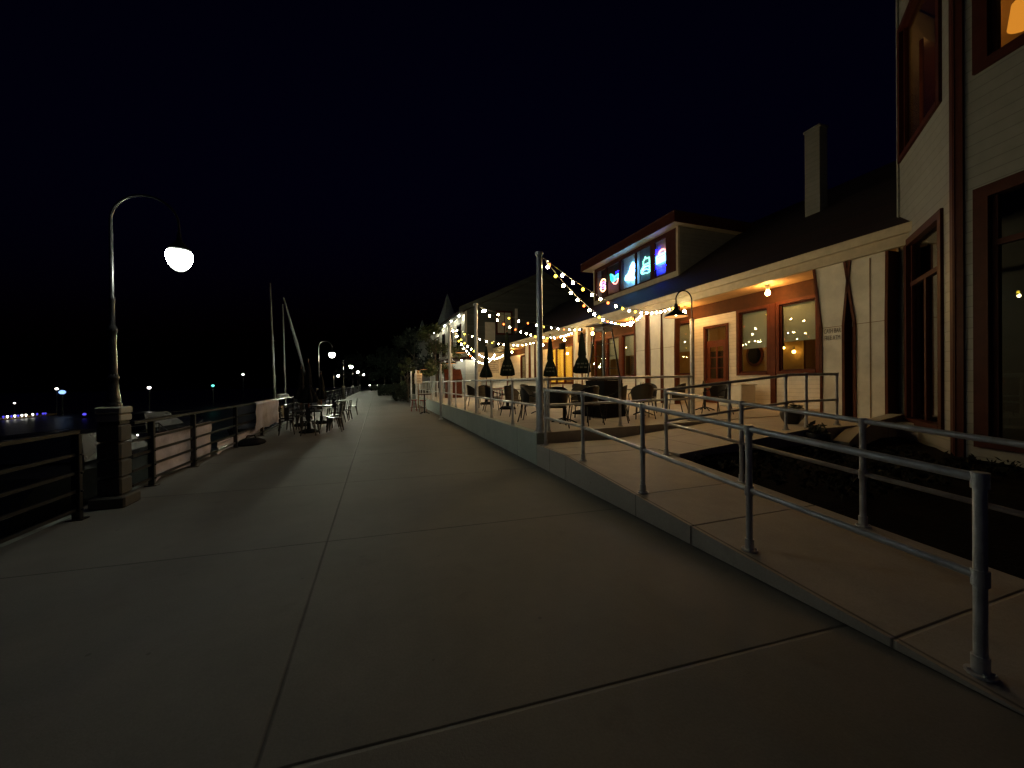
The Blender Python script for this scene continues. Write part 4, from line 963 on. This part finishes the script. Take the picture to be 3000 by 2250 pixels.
for k in range(3): z = 1.3+.33*k; w = .27-.15*(z-1.03)/1.35; g.tube([(-w, -w, z), (w, -w, z)], .006, 5); g.tube([(-w, w, z), (w, w, z)], .006, 5); g.tube([(-w, -w, z), (-w, w, z)], .006, 5); g.tube([(w, -w, z), (w, w, z)], .006, 5)
loc_build(g, 'guard', 'gmetal', ht)
g = G(); g.cbox(0, 0, 2.30, .34, .34, .09); loc_build(g, 'burner_head', 'steel', ht)
g = G(); g.add([(-.37, -.37, 2.44), (.37, -.37, 2.44), (.37, .37, 2.44), (-.37, .37, 2.44), (-.06, -.06, 2.54), (.06, -.06, 2.54), (.06, .06, 2.54), (-.06, .06, 2.54)], [(0, 3, 2, 1), (4, 5, 6, 7), (0, 1, 5, 4), (1, 2, 6, 5), (2, 3, 7, 6), (3, 0, 4, 7)]); g.tube([(0, 0, 2.39), (0, 0, 2.45)], .03, 8); loc_build(g, 'reflector', 'gmetal', ht)

# long bar counter
bc = thing('bar_counter', 'long outdoor bar counter with dark top and pale board front', 'bar', (7.4, 20, 0))
g = G(); g.box(7.1, 16.6, .64, 7.5, 27, 1.66); g.box(7.501, 26.5, .64, 10, 27, 1.66); g.build('counter_front', 'white', bc)
g = G(); g.bevbox(6.9, 16.4, 1.665, 7.7, 27.2, 1.72, .012); g.build('counter_top', 'darktrim', bc)
def stool(label, loc, m='red', h=.66, group='red stools'):
    t = thing('bar_stool', label, 'stool', loc, 0, group)
    g = G(); g.lathe([(.02, h-.05), (.17, h-.05), (.185, h-.03), (.18, h), (.02, h+.008)], n=20); loc_build(g, 'seat', m, t, 40)
    for k in range(4): a = R(45+90*k); g = G(); g.tube([(.12*math.cos(a), .12*math.sin(a), h-.04), (.21*math.cos(a), .21*math.sin(a), 0)], .014, 6); loc_build(g, 'leg', 'gmetal' if m != 'red' else 'red', t, 40)
    g = G(); g.tube([(.175*math.cos(R(20*k)), .175*math.sin(R(20*k)), .24) for k in range(19)], .009, 5); loc_build(g, 'foot_ring', 'gmetal', t)
    return t
st = stool('red stool on the promenade left of the bistro table', (1.95, 22.3, 0))
dup(st, (2.35, 21.5, 0), .4, 'red stool closer to the terrace wall by the bistro table')
for x, y, lab in ((5.1, 17.9, 'red stool on the terrace left of the plain umbrella'), (5.7, 18.6, 'red stool on the terrace before the bar counter'), (6.3, 19.6, 'red stool drawn up to the bar counter')): dup(st, (x, y, tz(x)), .7, lab)
bt = table(.62, .62, 'small dark bistro table on the promenade by the terrace wall', 'darktrim', 'bistro tables', 1.02); bt.location = (2.3, 20.3, 0)
rs = thing('host_stand', 'red brown host stand with a sloping top at the bar', 'stand', (4.6, 24.5, tz(4.6)))
g = G(); g.hexa([(-.5, -.3, 0), (.5, -.3, 0), (.5, .3, 0), (-.5, .3, 0), (-.5, -.3, 1.15), (.5, -.3, 1.15), (.5, .3, 1.75), (-.5, .3, 1.75)]); loc_build(g, 'cabinet', 'trim', rs)
g = G(); g.hexa([(-.55, -.36, 1.155), (.55, -.36, 1.155), (.55, .33, 1.80), (-.55, .33, 1.80), (-.55, -.36, 1.195), (.55, -.36, 1.195), (.55, .33, 1.84), (-.55, .33, 1.84)]); loc_build(g, 'sloping_top', 'trim', rs)
nb_ = thing('notice_board', 'small notice board on a post by the far gooseneck lamps', 'sign', (2.45, 24.9, 0))
g = G(); g.tube([(0, 0, 0), (0, 0, 2.35)], .03, 8); loc_build(g, 'post', 'tanwood', nb_, 40)
g = G(); g.bevbox(-.24, -.06, 1.55, .24, -.031, 2.2, .008); o = loc_build(g, 'board', 'paper', nb_)
g = G()
for k in range(5): g.box(-.18, -.066, 1.66+.1*k, .18-.05*(k % 2), -.061, 1.69+.1*k)
loc_build(g, 'printed_lines', 'text', o)
def pot(x, y, z, s, label, plant=True):
    t = thing('plant_pot', label, 'plant pot', (x, y, z), 0, 'dark pots by the ramp'); g = G(); g.lathe([(.12*s, 0), (.19*s, .12*s), (.21*s, .22*s), (.19*s, .27*s), (.17*s, .27*s), (.16*s, .24*s)], n=22); loc_build(g, 'pot', 'pot', t, 40)
    if plant: g = G(); g.leaves((0, 0, .33*s), (.16*s, .16*s, .12*s), 90, .05*s, rng, .2); loc_build(g, 'plant', 'hedge', t)
pot(8.3, 5.75, .65, 1, 'dark pot beside the railing post on the ramp'); pot(9.3, 6.3, .655, .8, 'small dark pot near the foot of the nearest pillar'); pot(7.75, 4.9, .30, 1.1, 'dark pot at the tip of the sweeping kerb')

# ------------------------------------------------------------------ cafe furniture on the promenade by the water
def metal_chair(label, loc, rz):
    t = thing('metal_cafe_chair', label, 'chair', loc, rz, 'black metal cafe chairs by the water')
    g = G(); g.bevbox(-.18, -.18, .44, .18, .18, .465, .01); loc_build(g, 'seat', 'black', t)
    for sx in (-1, 1):
        g = G(); g.tube([(sx*.16, .16, .44), (sx*.215, .225, 0)], [.03, .014], 4); loc_build(g, 'leg', 'black', t)
        g = G(); g.tube([(sx*.16, -.16, .44), (sx*.215, -.235, 0)], [.03, .014], 4); loc_build(g, 'leg', 'black', t)
        g = G(); g.tube([(sx*.17, -.17, .45), (sx*.175, -.225, .85)], .013, 6); loc_build(g, 'back_post', 'black', t)
    g = G(); g.tube([(-.175, -.225, .84), (-.10, -.25, .865), (.10, -.25, .865), (.175, -.225, .84)], .015, 6); loc_build(g, 'top_rail', 'black', t)
    g = G(); g.hexa([(-.06, -.185, .465), (.06, -.185, .465), (.06, -.18, .465), (-.06, -.18, .465), (-.07, -.25, .86), (.07, -.25, .86), (.07, -.245, .86), (-.07, -.245, .86)]); loc_build(g, 'splat', 'black', t)
    return t
mc = metal_chair('metal cafe chair standing alone at the right end of the group', (-1.2, 21.2, 0), 1.6)
for x, y, a, lab in ((-1.35, 18.6, 1.4, 'metal cafe chair just in front of the lone right hand chair'), (-1.55, 17.2, 1.2, 'metal cafe chair right of the middle table'), (-2.75, 14.0, .2, 'metal cafe chair nearest the viewer at the dark table group'), (-2.0, 13.5, -.1, 'metal cafe chair in front of the nearest dark table'), (-1.35, 14.2, 1.5, 'metal cafe chair on the walkway side of the nearest dark table'),
                     (-1.5, 15.5, 1.9, 'metal cafe chair between the two dark tables'), (-2.9, 15.1, -2.0, 'metal cafe chair against the railing by the nearest dark table'), (-2.9, 17.9, -1.4, 'metal cafe chair against the railing by the middle table'), (-2.0, 19.9, 3.0, 'metal cafe chair behind the middle table'), (-1.6, 14.9, 2.2, 'metal cafe chair at the far corner of the nearest dark table'), (-2.45, 15.4, 3.0, 'metal cafe chair across the nearest dark table from the viewer'), (-2.75, 16.1, .6, 'metal cafe chair wedged between railing umbrella and nearest table'), (-1.5, 17.9, 1.0, 'metal cafe chair at the walkway corner of the middle table')):
    dup(mc, (x, y, 0), a, lab)
t1 = table(.85, .85, 'dark square cafe table nearest along the water railing', 'black', 'dark cafe tables by the water'); t1.location = (-2.15, 14.25, 0)
dup(t1, (-2.15, 17.3, 0), .1, 'dark cafe table in the middle of the group with a shining top'); dup(t1, (-2.0, 21.3, 0), 0, 'dark cafe table farthest along the railing')
umbrella(-2.15, 14.25, 2.32, 1.0, 'short closed black umbrella through the nearest dark cafe table', 0, .27, False, 11, cm='navy'); umbrella(-2.75, 16.6, 2.2, 1.05, 'closed black umbrella by the water railing', 0, .23, False, 13, cm='navy'); umbrella(-2.15, 17.3, 2.0, 1.0, 'closed black umbrella over the middle cafe table', 0, .16, False, 14, cm='navy')

# ------------------------------------------------------------------ boats and lights on the water
def motorboat(x, y, rz, L, label):
    t = thing('motorboat', label, 'boat', (x, y, -1.7), rz, 'moored motorboats'); g = G(); st_ = [(-.5, .30, 0), (-.2, .34, 0), (.15, .33, .05), (.38, .2, .12), (.5, .02, .18)]; vs = []
    for a, w, r_ in st_:
        vs += [(a*L, -w*L*.5, -.25), (a*L, -w*L, 1.15+r_*L*.35), (a*L, w*L, 1.15+r_*L*.35), (a*L, w*L*.5, -.25)]
    fs = [(0, 1, 2, 3), (16, 19, 18, 17)]
    for i in range(4):
        for k in range(4): a0, a1 = 4*i+k, 4*i+(k+1) % 4; fs.append((a0, a0+4, a1+4, a1))
    g.add(vs, fs); loc_build(g, 'hull', 'hull', t, 30)
    g = G(); g.hexa([(-.22*L, -.2*L, 1.2), (.2*L, -.16*L, 1.25), (.2*L, .16*L, 1.25), (-.22*L, .2*L, 1.2), (-.2*L, -.17*L, 1.95), (.06*L, -.13*L, 1.95), (.06*L, .13*L, 1.95), (-.2*L, .17*L, 1.95)]); loc_build(g, 'cabin', 'hull', t)
    g = G(); g.hexa([(.095*L, -.135*L, 1.75), (.175*L, -.15*L, 1.4), (.175*L, .15*L, 1.4), (.095*L, .135*L, 1.75), (.105*L, -.13*L, 1.77), (.185*L, -.145*L, 1.42), (.185*L, .145*L, 1.42), (.105*L, .13*L, 1.77)]); loc_build(g, 'windscreen', 'glassdark', t)
    g = G(); g.tube([(.48*L, 0, 1.5), (.48*L, 0, 1.85), (.2*L, -.25*L, 1.7), (.2*L, -.25*L, 1.4)], .02, 6); g.tube([(.48*L, 0, 1.85), (.2*L, .25*L, 1.7), (.2*L, .25*L, 1.4)], .02, 6); loc_build(g, 'bow_rail', 'mast', t, 60)
    g = G(); g.sphere((.19*L, -.1*L, 1.62), .028, 8, 5); g.sphere((.17*L, -.02*L, 1.72), .022, 8, 5); loc_build(g, 'windscreen_glint', 'wht', t)  # glowing beads added in place of glints on the windscreen
    return t
motorboat(-8.6, 15.6, 1.35, 6.2, 'pale moored cruiser behind the nearest stretch of railing')
motorboat(-11.2, 25, 1.2, 5.6, 'pale moored cruiser farther left of the two masts')
sb = thing('sailboat', 'moored two masted sailboat with bare masts and a slanting furled sail', 'sailboat', (-5.85, 29.6, -1.7), R(75))
g = G(); vs = []
for a, w in ((-4.6, .9), (-1.5, 1.25), (1.5, 1.15), (3.4, .5), (4.2, .03)): vs += [(a, -w*.5, -.3), (a, -w, 1.0+.04*a), (a, w, 1.0+.04*a), (a, w*.5, -.3)]
fs = [(0, 1, 2, 3), (16, 19, 18, 17)]
for i in range(4):
    for k in range(4): a0, a1 = 4*i+k, 4*i+(k+1) % 4; fs.append((a0, a0+4, a1+4, a1))
g.add(vs, fs); loc_build(g, 'hull', 'hull', sb, 30)
g = G(); g.bevbox(-1.6, -.6, 1.0, 1.4, .6, 1.5, .12); loc_build(g, 'cabin', 'hull', sb)
g = G(); g.tube([(0, 0, 1.2), (-.1, .05, 8.7)], .07, 10, .04); loc_build(g, 'mast', 'mast', sb, 40)
g = G(); g.tube([(-2.25, -.5, 1.1), (-2.3, -.3, 9.55)], .085, 10, .05); g.tube([(-2.55, -.45, 6), (-2.05, -.45, 6)], .015, 6); loc_build(g, 'mast', 'mast', sb, 40)
g = G(); g.bevbox(-2.1, -.62, 2.35, -.7, -.30, 2.72, .1); loc_build(g, 'boom_cover', 'sail', sb)
g = G(); g.tube([(3.7, .1, 3.0), (1.9, .1, 6.2), (.05, .08, 9.2)], [.05, .12, .05], 8); loc_build(g, 'furled_sail', 'sail', sb, 60)
def light_post(x, y, z, m, r_, label, z0=-1.7):
    t = thing('dock_light', label, 'light', (x, y, z0), 0, 'small lights across the harbour'); g = G(); g.tube([(0, 0, 0), (0, 0, z-z0-r_*.6)], max(.03, r_*.35), 6); loc_build(g, 'post', 'gmetal', t)
    g = G(); g.sphere((0, 0, z-z0), r_, 8, 6, .8); loc_build(g, 'lamp', m, t, 60); return t
for a in ((-35.4, 60.1, 1.35, 'wht', .15, 'small white dock light above the blue light at the far left'), (-34.8, 59.9, .95, 'sky', .30, 'round pale blue light on the far left dock'), (-37.4, 57.6, -.15, 'wht', .09, 'tiny white light above the row of dock edge lights'),
          (-16.8, 37.7, 1.44, 'wht', .13, 'white dock light right of the big lamp pedestal'), (-24.2, 72.1, 1.5, 'cyan', .22, 'green dock light over the moored boats'), (-23.0, 82.2, 3.47, 'wht', .2, 'white light high over the harbour left of the masts'), (-28.8, 52.5, -1.3, 'blu', .16, 'blue light just left of the lamp pedestal')):
    light_post(*a)
dk = thing('floating_dock', 'low floating dock edged with small blue and white lights', 'dock', (-35.2, 55, -1.7))
g = G(); g.bevbox(-37.4, 52, -1.7, -35.35, 60, -1.5, .03); g.build('deck', 'tanwood', dk)
for k, (y, c_) in enumerate(((53.1, 'blu'), (53.5, 'wht'), (53.9, 'blu'), (54.25, 'wht'), (54.6, 'blu'), (55.0, 'wht'), (55.45, 'wht'), (56.2, 'wht'), (56.7, 'blu'), (57.4, 'blu'), (57.7, 'blu'))):
    x = -35.3+.075*(y-53.1); g = G(); g.sphere((x, y, -1.35), .085, 8, 5); g.tube([(x, y, -1.52), (x, y, -1.4)], .03, 6); g.build('edge_light', c_, dk)
for k, x in enumerate((-2.6, .2, 2.4, 4.6)): light_post(x, 150, .9, 'wht', .28, ('leftmost', 'second', 'third', 'rightmost')[k] + ' of the white lights in the distance past the hedge', -.03)


sg = thing('sandbag', 'black weight bag lying against the railing between the banners', 'bag', (-3.2, 12.0, 0), .4)
g = G(); g.lathe([(.02, .0), (.30, .0), (.34, .05), (.30, .11), (.18, .16), (.02, .17)], n=20, mod=lambda a, q: 1+.12*math.sin(2*a)+.06*math.sin(5*a+1)); loc_build(g, 'bag', 'navy', sg, 60)
g = G(); g.tube([(-.12, 0, .15), (-.08, 0, .24), (.08, 0, .24), (.12, 0, .15)], .015, 6); loc_build(g, 'handle', 'navy', sg, 60)

# things left on the terrace tables
def caddy(x, y, z, label):
    t = thing('condiment_caddy', label, 'caddy', (x, y, z), rng.uniform(0, 3), 'condiment caddies on the terrace tables')
    g = G(); g.bevbox(-.08, -.06, 0, .08, .06, .09, .008); loc_build(g, 'holder', 'gmetal', t)
    for i, (px_, m_) in enumerate(((-.045, 'red'), (0, 'tanwood'), (.045, 'print'))):
        g = G(); g.lathe([(.018, .01), (.02, .11), (.012, .14), (.007, .17), (.007, .18)], (px_, 0, 0), 10); loc_build(g, 'bottle', m_, t, 50)
for x, y, lab in ((4.2, 8.3, 'condiment caddy on the long grey table nearest the corner'), (6.95, 8.9, 'condiment caddy on the table behind the large gooseneck lamp'), (4.6, 10.7, 'condiment caddy on the table by the tan wicker chair'), (9.5, 9.2, 'condiment caddy on the table below the wooden door')):
    caddy(x, y, tz(x)+.731, lab)
